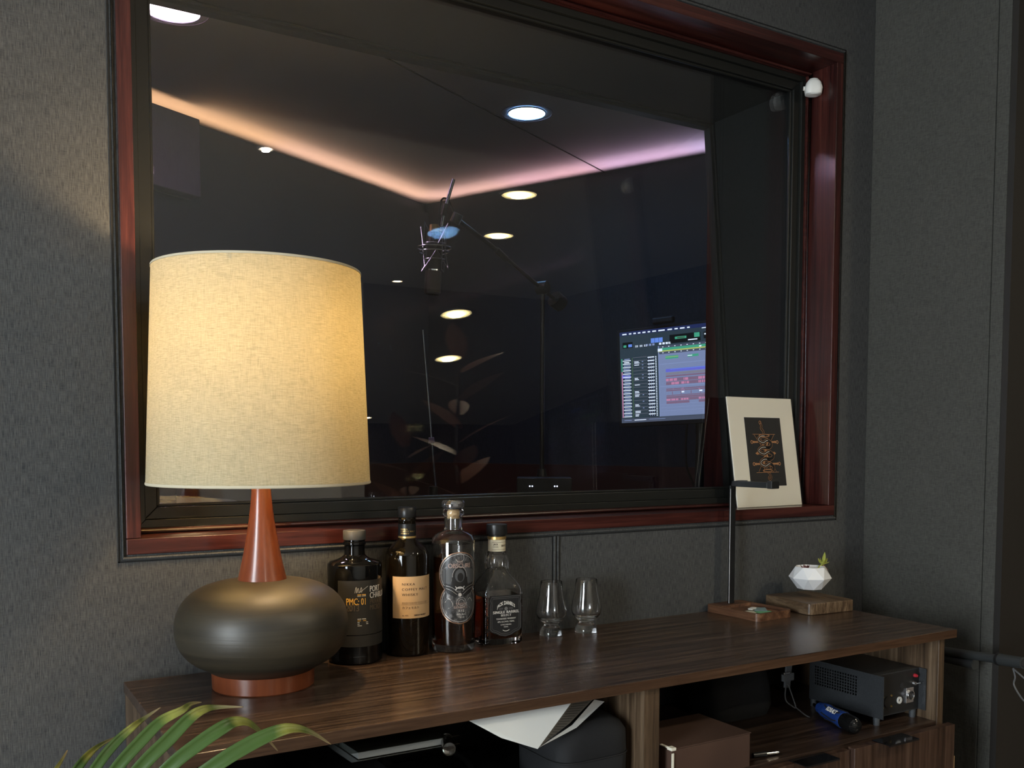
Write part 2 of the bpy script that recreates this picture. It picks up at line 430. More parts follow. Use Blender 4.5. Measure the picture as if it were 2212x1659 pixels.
# ------------------------------------------------------------------ daylight door on the left (behind the camera)
dwin = struct(thing('window_2', 'tall frosted garden door letting cool daylight in', None))
m = MB()
for a, b in (((-2.52, -2.58, 0), (-2.42, -2.52, 2.12)), ((-2.52, -1.48, 0), (-2.42, -1.42, 2.12)), ((-2.52, -2.52, 2.06), (-2.42, -1.48, 2.12)), ((-2.52, -2.52, 0), (-2.42, -1.48, .06))):
    m.box(a, b)
m.build('door_frame', BLACK, dwin, smooth=False)
DAYM = emission('daylight_frosted_pane', (.84, .93, 1.0), DAY)
MB().box((-2.48, -2.52, .06), (-2.46, -1.48, 2.06)).build('frosted_pane', DAYM, dwin, smooth=False)

# ------------------------------------------------------------------ recording booth beyond the glass
bA = Vector((2.147, 2.690)); bL = Vector((-1.5, .823)); bR = Vector((3.13, .508))
PT = 1.57           # height of the booth wall panels above the console top
def offs(p, q, d, side):
    t = (q-p).normalized(); n = Vector((-t.y, t.x))*side; return p+n*d, q+n*d
def slab(mb, p, q, n, d0, d1, z0, z1, m_=0):
    P = [p+n*d0, q+n*d0, q+n*d1, p+n*d1]
    return mb.prism([(v.x, v.y) for v in P], z0, z1, m_)
tL = (bL-bA).normalized(); nL = Vector((tL.y, -tL.x))       # outward normals
tR = (bR-bA).normalized(); nR = Vector((-tR.y, tR.x))
if nL.y < 0: nL = -nL
if nR.x < 0: nR = -nR
e = .10
struct(slab(MB(), bA-tL*.03, bL, nL, 0, .025, 0, PT+T).build('wall_booth_left', BOOTHF, smooth=False))
struct(slab(MB(), bA-tR*.03, bR, nR, 0, .025, 0, PT+T).build('wall_booth_right', BOOTHF, smooth=False))
struct(slab(MB(), bA-tL*.3, bL-tL*-.4, nL, .105, .15, 0, CEIL).build('wall_booth_rear_left', BOOTHF, smooth=False))
struct(slab(MB(), bA-tR*.3, bR+tR*.1, nR, .105, .15, 0, CEIL).build('wall_booth_rear_right', BOOTHF, smooth=False))
struct(MB().box((-2.0, WT, 0), (-1.9, 1.6, CEIL)).build('wall_booth_end', BOOTHF, smooth=False))
CB = plain('booth_ceiling_plaster', (.42, .40, .40), .85, bump=.15, bscale=90)
struct(MB().box((-2.0, WT, CEIL), (3.6, 3.2, CEIL+.1)).build('ceiling_booth', CB, smooth=False))
d = Vector((2.7728-2.072, 1.9233-1.5757)).normalized(); p0 = Vector((2.83, 1.951)); p1 = p0-d*2.1; nn = Vector((-d.y, d.x))
struct(slab(MB(), p0, p1, nn, -.003, .003, CEIL-.002, CEIL+.01).build('trim_5', SEAM, smooth=False))
REDP = plain('dark_red_wainscot', (.045, .010, .009), .45)
struct(slab(MB(), bA, bL, nL, -.02, -.0005, 0, .305+T).build('trim_6', REDP, smooth=False))
struct(slab(MB(), bA, bR, nR, -.02, -.0005, 0, .305+T).build('trim_7', REDP, smooth=False))

def strip(name, label, p, q, n, cols, energy):
    t = thing(name, label, 'strip light', (0, 0, 0), group='cove strip lights in the booth')
    mid = (p+q)/2; L = (q-p).length/len(cols); ang = math.atan2((q-p).y, (q-p).x)
    for i, c in enumerate(cols):
        a = p+(q-p)*(i/len(cols)); b = p+(q-p)*((i+1)/len(cols)); s = MB()
        slab(s, a, b, n, .092, .104, PT-.03+T, PT-.02+T); s.build('led_tape', emission(f'led_colour_{name}_{i}', c, .6), t, smooth=False)
        ctr = (a+b)/2+n*.055; inw = Vector((-n.x, -n.y, math.tan(math.radians(24))))
        light('strip_glow', 'AREA', (ctr.x, ctr.y, PT-.012+T), energy*L, c, t, size=L, size_y=.02, rot=(inw.to_track_quat('-Z', 'X').to_matrix() @ Matrix.Rotation(PI/2, 3, 'Z')).to_euler())
    return t
strip('led_strip_light', 'warm white strip light glowing above the booth wall left of the corner', bA, bL, nL,
      [(1, .58, .40), (1, .56, .29), (1, .56, .27), (1, .56, .27)], 2.2)
strip('led_strip_light', 'pink to lilac strip light glowing above the booth wall right of the corner', bA, bR, nR,
      [(1, .58, .50), (1, .56, .64), (.90, .58, .88), (.74, .60, 1), (.72, .64, 1)], 2.0)
# mauve panel on the left booth wall
MAUVE = fabric('mauve_panel_cloth', (.09, .065, .085), (.13, .10, .125), .6, bump=.1)
t = thing('acoustic_panel', 'mauve acoustic panel high on the left booth wall', 'panel')
pp = Vector((.829, 2.0155)); qq = pp+tL*.62
slab(MB(), pp, qq, nL, -.06, -.001, 1.32+T, 1.605+T).build('cloth_cover', MAUVE, t, smooth=False, bevel=.004)
slab(MB(), pp, qq, nL, -.008, .0, 1.315+T, 1.33+T).build('bracket', BLACK, t, smooth=False)

# ------------------------------------------------------------------ recessed lights
def downlight(label, x, y, r, ro, col, L, group=None, name='recessed_light', watt=0, rimcol=None, rim=.17):
    t = thing(name, label, 'ceiling light', (x, y, CEIL), group=group)
    TR = plain('light_trim_'+('white' if rimcol else 'black'), (.5, .5, .5) if rimcol else (.02, .02, .03), .4)
    MB().lathe([(r, -.001), (r+.001, -.006), (ro-.002, -.006), (ro, -.001)], 64, closed=True).build('trim_ring', TR, t)
    m = bpy.data.materials.new('diffuser'); m.use_nodes = True; nt = m.node_tree; nt.nodes.clear()
    out = nt.nodes.new('ShaderNodeOutputMaterial'); em = nt.nodes.new('ShaderNodeEmission')
    em.inputs['Color'].default_value = (*col, 1)
    tc = nt.nodes.new('ShaderNodeTexCoord'); le = nt.nodes.new('ShaderNodeVectorMath'); le.operation = 'LENGTH'
    nt.links.new(tc.outputs['Object'], le.inputs[0])
    mr = nt.nodes.new('ShaderNodeMapRange'); mr.inputs['From Min'].default_value = r*.35; mr.inputs['From Max'].default_value = r*.92
    mr.inputs['To Min'].default_value = L; mr.inputs['To Max'].default_value = L*rim; mr.interpolation_type = 'SMOOTHSTEP'
    nt.links.new(le.outputs['Value'], mr.inputs['Value']); nt.links.new(mr.outputs[0], em.inputs['Strength'])
    nt.links.new(em.outputs[0], out.inputs['Surface'])
    MB().lathe([(0, -.0035), (r, -.003)], 64).build('diffuser', m, t)
    if watt: light('beam', 'AREA', (0, 0, -.012), watt, tuple((v_+.9)/2 for v_ in col), t, size=r*.9, kw_disk=True)
    return t
downlight('nearer of the two large warm recessed lounge lights reflected in the glass', 2.511, -2.169, .085, .10, (1, .78, .36), 60, 'large recessed lounge lights', rimcol=1, watt=16)
downlight('farther of the two large warm recessed lounge lights reflected in the glass', 2.899, -3.046, .085, .10, (1, .78, .36), 60, 'large recessed lounge lights', rimcol=1, watt=16)
downlight('small warm spotlight in the lounge ceiling near its rear wall, reflected beside the lamp shade', 3.052, -4.876, .038, .05, (1, .80, .55), 90, 'small ceiling spotlights', rimcol=1)
downlight('small warm spotlight reflected high in the glass above the left end of the lamp shade', 1.211, -2.095, .029, .04, (1, .85, .65), 60, 'small ceiling spotlights', rimcol=1, watt=6)
downlight('added unseen warm fill light in the ceiling at the rear left of the lounge', .45, -4.2, .085, .10, (1, .78, .5), 20, rimcol=1, watt=12)  # added fill lamp, never in view, brightens the rear wall mirrored in the glass
light('spot_beam', 'SPOT', (3.052, -4.876, CEIL-.03), 9, (1, .75, .45), size=.03, spot=1.6)
downlight('cold blue-white recessed light shining in the booth ceiling', 1.919, 1.371, .068, .072, (.24, .52, 1), 120, 'booth ceiling lights', rim=.8)
MB().lathe([(.095, -.001), (.095, -.004), (.0985, -.004), (.0985, -.001)], 64, closed=True).build('outer_ring', plain('ring_metal', (.35, .3, .35), .4), bpy.data.objects['recessed_light.005'])
downlight('pinkish white recessed light in the booth ceiling at the top left corner of the window', .603, 1.179, .075, .08, (1, .66, 1), 60, 'booth ceiling lights', rim=.8)
MB().lathe([(.10, -.001), (.10, -.004), (.1035, -.004), (.1035, -.001)], 64, closed=True).build('outer_ring', plain('ring_metal', (.35, .3, .35), .4), bpy.data.objects['recessed_light.006'])

# ================================================================== CONSOLE TABLE
TX0, TX1, TY0, TY1 = .257, 1.914, -.4604, -.010
con = thing('console_table', 'long dark walnut console with open bays and drawers under the window', 'console table', (0, 0, T))
MB().box((TX0, TY0, -.0185), (TX1, TY1, 0)).build('tabletop', WAL, con, smooth=False, bevel=.0008)
WALE = wood('walnut_edge', [(.022, .010, .005), (.060, .030, .016), (.10, .055, .03)], 'x', 1.4, .35, 0, .8, (.34, .5, .66))
MB().box((TX0, TY0-.0008, -.0180), (TX1, TY0, -.0006)).build('edge_band', WALE, con, smooth=False)
MB().box((.2585, -.4585, -.72), (.2785, -.012, -.0188)).build('side_panel', WALZ, con, smooth=False, bevel=.0008)
MB().box((1.872, -.447, -.72), (1.892, -.02, -.0188)).build('side_panel', WALZ, con, smooth=False, bevel=.0008)
MB().box((1.043, -.447, -.72), (1.078, -.02, -.0188)).build('divider', WALZ, con, smooth=False, bevel=.0008)
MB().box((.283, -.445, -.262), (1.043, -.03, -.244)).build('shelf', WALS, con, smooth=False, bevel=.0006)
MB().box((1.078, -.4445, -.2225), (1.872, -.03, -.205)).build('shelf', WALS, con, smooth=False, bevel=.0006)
MB().box((.263, -.03, -.70), (1.892, -.02, -.0188)).build('back_panel', BLKM, con, smooth=False)
MB().box((.263, -.44, -.72), (1.892, -.03, -.70)).build('base_panel', WAL, con, smooth=False)
def drawer(x0, x1, y, z1, hx):
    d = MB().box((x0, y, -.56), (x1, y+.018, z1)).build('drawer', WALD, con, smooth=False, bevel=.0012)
    MB().box((x0+.012, y+.018, -.54), (x1-.012, y+.36, z1-.03)).build('drawer_box', BLKM, d, smooth=False)
    MB().box((hx-.048, y-.026, z1+.0004), (hx+.048, y+.017, z1+.0020)).box((hx-.048, y-.0275, z1-.002), (hx+.048, y-.026, z1+.0020)).build('pull_tab', plain('black_glossy_tab', (.006, .006, .007), .08), d, smooth=False, bevel=.0006)
drawer(1.085, 1.232, -.4635, -.2125, 1.16)
drawer(1.236, 1.566, -.4635, -.2125, 1.455)
drawer(1.570, 1.900, -.4725, -.2085, 1.690)
for x in (.33, 1.0, 1.82):
    for y in (-.40, -.07): MB().cyl((x, y, -.75), (x, y, -.72), .018).build('foot', BLACK, con)

# ================================================================== TABLE LAMP
LX, LY = .458, -.150
lamp = thing('table_lamp', 'lit table lamp with linen drum shade, teak neck and dark round ceramic body', 'table lamp', (LX, LY, T))
MB().lathe([(0, 0), (.082, 0), (.0838, .002), (.0842, .016), (.0846, .0285), (.083, .0305), (0, .0305)], 96).build('base_ring', TEAK, lamp)
body = [(.0, .029), (.086, .0295)]
for i in range(1, 33):
    t_ = i/33*PI
    r_ = .1425*abs(math.sin(t_))**.62
    z_ = .1035-.0775*math.copysign(abs(math.cos(t_))**.92, math.cos(t_))
    if (z_ < .104 and r_ > .088) or (z_ >= .104 and r_ > .036): body.append((r_, z_))
body += [(.036, .1815), (0, .1815)]
m, nt, b, out = nodes('lamp_ceramic')
mp = mapping(nt, (3, 3, 60)); n1 = noise(nt, mp, 1, 3, .5, .4)
rr = ramp(nt, [(.35, (.024, .020, .013)), (.7, (.048, .039, .024))]); nt.links.new(n1.outputs['Fac'], rr.inputs['Fac'])
nt.links.new(rr.outputs['Color'], b.inputs['Base Color']); b.inputs['Roughness'].default_value = .46; b.inputs['Metallic'].default_value = .12
b.inputs['Specular IOR Level'].default_value = .6
bp = nt.nodes.new('ShaderNodeBump'); bp.inputs['Strength'].default_value = .5; bp.inputs['Distance'].default_value = .0016
nt.links.new(n1.outputs['Fac'], bp.inputs['Height']); nt.links.new(bp.outputs['Normal'], b.inputs['Normal'])
MB().lathe(body, 128).build('ceramic_body', m, lamp)
neck = []
for i in range(25):
    t_ = i/24; z_ = .1795+t_*.185
    neck.append((.0146+.0259*(1-t_)**1.75, z_))
MB().lathe([(0, .1795)]+neck+[(0, neck[-1][1])], 64).build('neck', TEAK, lamp)
SH = fabric('lamp_shade_linen', (.40, .36, .235), (.60, .55, .385), 1.0, rough=.95, bump=.2, vbias=.40, trans=.34)
z0, z1, r0, r1 = .343, .695, .1812, .1672
MB().lathe([(r0-.0012, z0), (r0, z0), (r1, z1), (r1-.0012, z1)], 128, closed=True).build('shade', SH, lamp)
HEM = plain('shade_hem', (.52, .46, .33), .9)
MB().lathe([(r0+.0002, z0-.001), (r0+.0012, z0+.0005), (r0+.0006, z0+.0035), (r0-.002, z0+.0035), (r0-.002, z0-.001)], 128, closed=True).build('hem', HEM, lamp)
MB().lathe([(r1+.0002, z1+.001), (r1+.0010, z1), (r1+.0011, z1-.0028), (r1-.0018, z1-.0028), (r1-.0018, z1+.001)], 128, closed=True).build('hem', HEM, lamp)
BRASS = plain('brass', (.55, .40, .18), .3, 1)
MB().cyl((0, 0, .36), (0, 0, .44), .016).build('bulb_socket', BRASS, lamp)
m = MB()
for k in range(3):
    a = k*2*PI/3; m.cyl((0, 0, z1-.03), (r1*math.cos(a)*.985, r1*math.sin(a)*.985, z1-.012), .0018, 8)
m.build('shade_spider', BRASS, lamp)
MB().tube(smoothpath([(0, .02, .42), (0, .055, .50), (0, .05, .60), (0, 0, z1-.03), (0, -.05, .60), (0, -.055, .50), (0, -.02, .42)], 6), .0014, 8).build('harp', BRASS, lamp)
BULBM = emission('bulb_glow', (1, .62, .28), 14)
MB().lathe([(0, .44), (.014, .442), (.016, .46), (.030, .50), (.030, .525), (.020, .545), (0, .553)], 32).build('bulb', BULBM, lamp)
light('bulb_light', 'POINT', (.012, -.0, .575), BULB, (1, .70, .38), lamp, size=.03)

# ================================================================== BOTTLES AND GLASSES
def face(x, y): return -math.atan2(x, 1.739+y)
def wrap_label(mb, r, z0, z1, a0, a1, m=0, n=48, hw=None, t=.0003):
    """patch on a cylinder of radius r from angle a0 to a1 (degrees, 0 faces -Y)"""
    a0, a1 = math.radians(a0), math.radians(a1)
    vs = []; fs = []
    for k in range(n+1):
        a = a0+(a1-a0)*k/n
        vs += [((r+t)*math.sin(a), -(r+t)*math.cos(a), z0), ((r+t)*math.sin(a), -(r+t)*math.cos(a), z1)]
    for k in range(n): fs.append((2*k, 2*k+2, 2*k+3, 2*k+1))
    return mb.add(vs, fs, m)

DKGLASS = plain('black_bottle_glass', (.003, .003, .003), .04, spec=.5)
BROWNGL = plain('dark_brown_bottle_glass', (.006, .004, .002), .04, spec=.5)
# --- squat black bottle
x, y = .6600, -.056
b1 = thing('whisky_bottle', 'squat black glass bottle with grey cap and gold PMC: 01 lettering', 'bottle', (x, y, T), face(x, y))
p = [(0, 0), (.046, 0), (.0502, .003), (.0506, .010), (.0498, .016), (.0494, .022), (.0500, .032), (.0502, .10), (.0506, .16), (.0512, .178), (.0505, .184), (.046, .1885), (.032, .1925), (.024, .1965), (.0195, .201), (.0190, .208), (.0192, .218), (.0215, .2205), (.0215, .2245), (.0195, .2262), (.0195, .229), (0, .229)]
MB().lathe(p, 72).build('body', DKGLASS, b1)
MB().lathe([(0, .2292), (.0208, .2292), (.0212, .230), (.0212, .2455), (.0205, .2465), (0, .2465)], 56).build('cap', plain('pewter_cap', (.055, .054, .050), .5), b1)
DL = plain('charcoal_label', (.020, .0185, .0155), .55)
lb = MB(); wrap_label(lb, .0505, .057, .1575, -37, 115); wrap_label(lb, .0502, .0345, .0555, -37, 115)
lb = lb.build('label', DL, b1)
OR_ = plain('ochre_ink', (.72, .40, .07), .5); WH = plain('white_ink', (.72, .70, .64), .5); GY = plain('dim_ink', (.10, .075, .05), .5)
pl = cyl_place(.0514)
tx = MB()
put_text(tx, 'PMC: 01', .0178, -.0165, .1130, pl, 0, bold=.00018, xs=.62)
put_text(tx, '2013', .0165, -.0165, .1015, pl, 2, bold=.0003, xs=.75)
put_text(tx, 'PORT', .0155, .0285, .1360, pl, 1, bold=.0003, xs=.66)
put_text(tx, 'CHARLOTTE', .0155, .0285, .1240, pl, 1, bold=.0003, xs=.66)
put_text(tx, 'PRIVATE', .0140, .0285, .1130, pl, 2, bold=.0003, xs=.62)
put_text(tx, 'MICRO', .0140, .0285, .1020, pl, 2, bold=.0003, xs=.62)
for i, wd in enumerate((.016, .0165, .020, .0205, .008)):
    z_ = .0865-i*.0031; stroke(tx, [(.0045, z_), (.0045+wd, z_)], .0012, pl, 1 if i != 1 else 0)
stroke(tx, [(.0045, .1315), (.0205, .1315)], .0018, pl, 0); stroke(tx, [(.0045, .1290), (.0205, .1290)], .0009, pl, 1)
stroke(tx, smoothpath([(.000, .1350), (.0025, .1460), (.0035, .1350), (.006, .1440), (.0075, .1350), (.010, .1400), (.012, .1450), (.013, .1370), (.010, .1370), (.016, .1410), (.025, .1470)], 5), .0006, pl, 1)
tx.build('lettering', [OR_, WH, GY], lb)

# --- tall brown bottle with paper label
x, y = .7705, -.0510
b2 = thing('whisky_bottle', 'tall dark brown bottle with tan paper label reading NIKKA COFFEY MALT WHISKY', 'bottle', (x, y, T), face(x, y))
p = [(0, .002), (.036, 0), (.0405, .002), (.0422, .006), (.0422, .19), (.0415, .197), (.038, .2045), (.031, .212), (.0225, .2185), (.0180, .224), (.0168, .230), (.0166, .258), (.0172, .259), (.0172, .264), (.0165, .265), (.0165, .268), (0, .268)]
MB().lathe(p, 72).build('body', BROWNGL, b2)
MB().lathe([(0, .2665), (.0175, .2665), (.0180, .2675), (.0180, .2850), (.0172, .2862), (0, .2862)], 48).build('cap', BLACK, b2)
nl = MB(); nl.lathe([(.0170, .2290), (.0172, .2290), (.0172, .254), (.0170, .254)], 56, closed=True); nl = nl.build('neck_label', plain('black_label', (.008, .008, .008), .4), b2)
MB().lathe([(.0171, .2262), (.0176, .2266), (.0176, .2300), (.0171, .2304)], 56, closed=True).build('neck_band', GOLD, b2)
pn = cyl_place(.0175); tx = MB()
for i, s_ in enumerate(('NIKKA', 'COFFEY MALT', 'WHISKY')): put_text(tx, s_, .0043, -.0135, .2425-i*.0042, pn, 0, bold=.00012, spacing=1.15)
tx.build('lettering', GOLD, nl)
TAN = plain('tan_paper_label', (.56, .37, .19), .7)
lb = MB(); wrap_label(lb, .0422, .0750, .1555, -41, 100, t=.0003); lb = lb.build('label', TAN, b2)
INK = plain('dark_brown_ink', (.035, .018, .012), .6)
pl = cyl_place(.0427); tx = MB()
for i, s_ in enumerate(('NIKKA', 'COFFEY MALT', 'WHISKY')): put_text(tx, s_, .0068, -.0105, .1385-i*.0100, pl, 0, bold=.00010, spacing=1.22, xs=1.08)
put_text(tx, 'カフェモルト', .0058, -.0105, .0935, pl, 0, bold=.0001)
put_text(tx, 'alc. 45%', .0038, -.0105, .0795, pl, 0)
put_text(tx, 'NIKKA WHISKY', .0040, .0130, .0795, pl, 0, bold=.0002)
for z_, w_ in ((.1058, .050), (.1035, .044)): put_text(tx, 'PRODUCED BY THE NIKKA WHISKY DISTILLING CO. LTD. JAPAN', .0021, -.0105, z_-.001, pl, 0, xs=.9)
stroke(tx, [(-.012+k_*.003, .1012) for k_ in range(24)], .0003, pl)
tx.build('lettering', INK, lb)

# --- clear bottle of rye with the round double label
def glass_bottle(root, outer, wall, foot, zl, liq, n=72, ztop=None):
    inner = [(0, foot)]+[(max(r-wall, .001), z) for r, z in outer if r > wall+.004 and z > foot+.002]
    prof = outer+[(inner[-1][0], outer[-1][1])]+inner[::-1][1:]
    MB().lathe(prof, n).build('glass_body', GLASSC, root)
x, y = .8630, -.0675
b3 = thing('rye_bottle', 'tall clear bottle of dark rye with a black and silver hooded-figure label', 'bottle', (x, y, T), face(x, y))
out_ = [(0, .001), (.034, 0), (.0400, .002), (.0428, .008), (.0430, .02), (.0430, .214), (.0418, .222), (.0375, .2290), (.0300, .2338), (.0225, .2365), (.0184, .240), (.0180, .2455), (.0180, .2655), (.0195, .2675), (.0212, .2705), (.0212, .2755), (.0192, .2785), (.0175, .2800)]
inn = [(.0125, .2800), (.0128, .245), (.0150, .2395), (.0270, .2305), (.0355, .2255), (.0390, .2180), (.0400, .2100), (.0400, .0230), (.0370, .0150), (0, .0130)]
MB().lathe(out_+inn, 80).build('glass_body', GLASSC, b3)
RYE = plain('dark_rye', (.20, .055, .012), .0, trans=1, ior=1.36)
MB().lathe([(0, .0133), (.0365, .0153), (.0397, .0233), (.0397, .1860), (.0395, .187), (0, .1865)], 64).build('liquid', RYE, b3)
MB().lathe([(0, .262), (.0122, .262), (.0124, .2805), (0, .2805)], 40).build('cork', plain('cork', (.46, .33, .17), .8, bump=.4, bscale=500), b3)
MB().lathe([(0, .2808), (.0190, .2808), (.0228, .2840), (.0234, .2885), (.0228, .2935), (.0200, .2975), (0, .2985)], 56).build('stopper', plain('glass_stopper', (.30, .30, .31), .06, .85), b3)
def circ_label(mb, R, cs, r, grow=0, m=0, t=.0004, ny=60, nx=30):
    """union outline of circles cs=[(u,v,rad)] wrapped on a cylinder"""
    v0 = min(c[1]-c[2] for c in cs)-grow; v1 = max(c[1]+c[2] for c in cs)+grow
    vs = []; fs = []; rows = 0
    for j in range(ny+1):
        v = v0+(v1-v0)*(.0005+.999*j/ny)
        hw = max([math.sqrt(max((c[2]+grow)**2-(v-c[1])**2, 0)) for c in cs])
        for i in range(nx+1):
            u = cs[0][0]+hw*(2*i/nx-1); a = u/r
            vs.append(((r+t)*math.sin(a), -(r+t)*math.cos(a), v))
    for j in range(ny):
        for i in range(nx):
            k = j*(nx+1)+i; fs.append((k, k+1, k+nx+2, k+nx+1))
    return mb.add(vs, fs, m)
cs = [(.0130, .1560, .0410), (.0130, .0990, .0390)]
m, nt, b, out = nodes('engraved_silver_label')
n1 = noise(nt, mapping(nt, (90, 90, 60)), 1, 5, .7, 1.2)
rr = ramp(nt, [(.36, (.02, .02, .02)), (.5, (.07, .07, .072)), (.70, (.26, .255, .25))]); nt.links.new(n1.outputs['Fac'], rr.inputs['Fac'])
nt.links.new(rr.outputs['Color'], b.inputs['Base Color']); b.inputs['Roughness'].default_value = .35; b.inputs['Metallic'].default_value = .3
ROSE = plain('rose_gold_rim', (.50, .30, .20), .3, .8)
SIL = plain('silver_ink', (.62, .60, .57), .35, .4); INKB = plain('label_black', (.012, .011, .011), .45); MIDG = plain('label_grey', (.075, .078, .08), .45)
lb = MB(); circ_label(lb, 0, cs, .0430, .0022, 0, .0003); lb = lb.build('label', ROSE, b3)
lf = MB(); circ_label(lf, 0, cs, .0430, .0004, 0, .0005); lf.build('label_face', m, lb)
pl = cyl_place(.0437, 0); tx = MB(); U = .0130
def P_(pts, mi, dz=0): poly_place(tx, pts, cyl_place(.0437+dz), mi)
stroke(tx, arc(U, .1560, .0385, -40, 220, 40), .0008, pl, 0)
stroke(tx, arc(U, .0990, .0365, 140, 400, 40), .0008, pl, 0)
# side fields, book-like wings, hooded head with open mouth, crescent moon, robe ornament
for s_ in (-1, 1):
    P_([(U+s_*.012, .170), (U+s_*.033, .163), (U+s_*.037, .150), (U+s_*.035, .135), (U+s_*.018, .138)], 2)
    P_([(U+s_*.003, .120), (U+s_*.016, .133), (U+s_*.030, .139), (U+s_*.034, .131), (U+s_*.024, .118), (U+s_*.008, .110)], 1, .0001)
    P_([(U+s_*.010, .104), (U+s_*.030, .110), (U+s_*.034, .088), (U+s_*.018, .080)], 2)
    stroke(tx, smoothpath([(U+s_*.005, .121), (U+s_*.016, .130), (U+s_*.032, .134)], 4), .0005, cyl_place(.0439), 0)
    stroke(tx, smoothpath([(U+s_*.006, .116), (U+s_*.017, .124), (U+s_*.030, .129)], 4), .0005, cyl_place(.0439), 0)
    stroke(tx, smoothpath([(U+s_*.030, .100), (U+s_*.022, .108), (U+s_*.014, .096), (U+s_*.024, .088)], 4), .0010, pl, 0)
stroke(tx, arc(U, .188, .0085, 200, 500, 20), .0009, pl, 0)
P_(arc(U, .150, .0155, 0, 180, 16, .021)+[(U-.0175, .134), (U-.0205, .124), (U+.0205, .124), (U+.0175, .134)], 1, .0001)
stroke(tx, arc(U, .150, .0150, 0, 180, 16, .0205), .0007, cyl_place(.0439), 0)
P_(arc(U, .153, .0100, 0, 360, 20, .0130)[:-1], 2, .0003)
P_(arc(U+.001, .1500, .0062, 0, 360, 16, .0085)[:-1], 1, .0004)
stroke(tx, arc(U, .1345, .0100, 200, 340, 12, .0065), .0016, cyl_place(.0440), 0)
stroke(tx, arc(U, .121, .0095, 20, 160, 12), .0022, cyl_place(.0440), 0)
P_(arc(U, .1155, .0035, 0, 360, 12)[:-1], 0, .0003)
for r_ in (.006, .010): stroke(tx, arc(U+.003, .100, r_, 0, 360, 24), .0006, cyl_place(.0440), 0)
stroke(tx, [(U-.0290, .166), (U-.0290, .108)], .0018, cyl_place(.0440), 1)
put_text(tx, 'THE', .0065, U, .1780, cyl_place(.0441), 3, align='CENTER', spacing=1.1)
put_text(tx, 'OBSCURE', .0125, U+.0005, .1680, cyl_place(.0442), 3, align='CENTER', bold=.0002, spacing=.95, xs=.92)
put_text(tx, 'SEVEN', .0070, U+.002, .0950, cyl_place(.0442), 3, align='CENTER', spacing=1.1)
put_text(tx, 'SPHERES', .0070, U+.002, .0885, cyl_place(.0442), 3, align='CENTER', spacing=1.1)
put_text(tx, 'RYE', .0070, U+.003, .0815, cyl_place(.0442), 4, align='CENTER', spacing=1.1)
put_text(tx, '44% ALC', .0052, U+.003, .0755, cyl_place(.0442), 4, align='CENTER')
put_text(tx, '700 ml', .0045, U+.003, .0700, cyl_place(.0442), 4, align='CENTER')
tx.build('emblem_and_lettering', [SIL, INKB, MIDG, plain('rose_ink', (.42, .30, .25), .4), WH], lb)

# --- square bottle
x, y = .9745, -.0465
b4 = thing('bourbon_bottle', 'square clear glass bottle of dark whiskey with black shield label', 'bottle', (x, y, T), math.radians(-5.4))
hx, hy = .0455, .0385
lv = [(0, hx*.94, hy*.93, 6.5), (.004, hx, hy, 6.5), (.05, hx, hy, 6.5), (.108, hx, hy, 6.5), (.1155, hx*.97, hy*.97, 6), (.123, hx*.84, hy*.88, 6), (.135, .030, .028, 4), (.144, .0245, .0240, 2.4), (.149, .0235, .0235, 2), (.152, .0205, .0205, 2), (.156, .0225, .0225, 2), (.166, .0236, .0236, 2), (.175, .0228, .0228, 2), (.181, .0195, .0195, 2), (.185, .0200, .0200, 2), (.188, .0176, .0176, 2), (.216, .0170, .0170, 2)]
lo = [(z, a-.0030, c-.0030, e_) for z, a, c, e_ in lv if z > .005]
lo[0] = (.012, hx-.007, hy-.007, 7); lo[-1] = (.2165, .0115, .0115, 2)
MB().loft(lv, 96).build('glass_body', GLASSC, b4)
ai = MB().loft(lo, 96)
AIR = bpy.data.materials.new('bottle_inner_wall'); AIR.use_nodes = True
_n = AIR.node_tree; _n.nodes.clear(); _o = _n.nodes.new('ShaderNodeOutputMaterial'); _g = _n.nodes.new('ShaderNodeBsdfGlass')
_g.inputs['IOR'].default_value = 1/1.5; _g.inputs['Roughness'].default_value = 0; _n.links.new(_g.outputs[0], _o.inputs[0])
ai.build('inner_wall', AIR, b4)
WHI = plain('red_brown_whiskey', (.30, .055, .012), .0, trans=1, ior=1.36)
MB().loft([(.0122, hx-.0075, hy-.0075, 7), (.02, hx-.0040, hy-.0040, 9), (.098, hx-.0040, hy-.0040, 9), (.0985, hx-.0045, hy-.0045, 9)], 80).build('liquid', WHI, b4)
for k in range(12):
    a = 2*PI*k/12
    if k == 0: fl = MB()
    fl.tube([(.0236*math.cos(a+dt), .0236*math.sin(a+dt), z_) for dt, z_ in ((0, .152), (.08, .158), (.13, .165), (.08, .172), (0, .179))], .0009, 6)
fl.build('neck_flutes', GLASSC, b4)
PAPER = plain('cream_paper', (.62, .56, .40), .6)
nb = MB().lathe([(.0176, .1885), (.0180, .1885), (.0180, .2125), (.0176, .2125)], 48, closed=True).build('neck_label', PAPER, b4)
tx = MB(); pn = cyl_place(.01825)
put_text(tx, 'SELECT', .0052, .0095, .1985, pn, 0, align='CENTER', bold=.0002, xs=.9); put_text(tx, 'JACK', .0050, -.010, .2015, pn, 0, align='CENTER', bold=.0002, xs=.8); put_text(tx, 'DANIEL', .0045, -.010, .1965, pn, 0, align='CENTER', xs=.8)
for z_ in (.1925, .2075): stroke(tx, [(-.018+k_*.003, z_) for k_ in range(13)], .0005, pn)
tx.build('lettering', INK, nb)
MB().lathe([(.0172, .2125), (.0192, .2130), (.0192, .2185), (.0172, .219)], 48, closed=True).build('neck_ring', GOLD, b4)
MB().lathe([(0, .2165), (.0175, .2165), (.0175, .2215), (.0212, .2225), (.0216, .224), (.0216, .2425), (.0208, .2435), (0, .2435)], 48).build('cap', BLACK, b4)
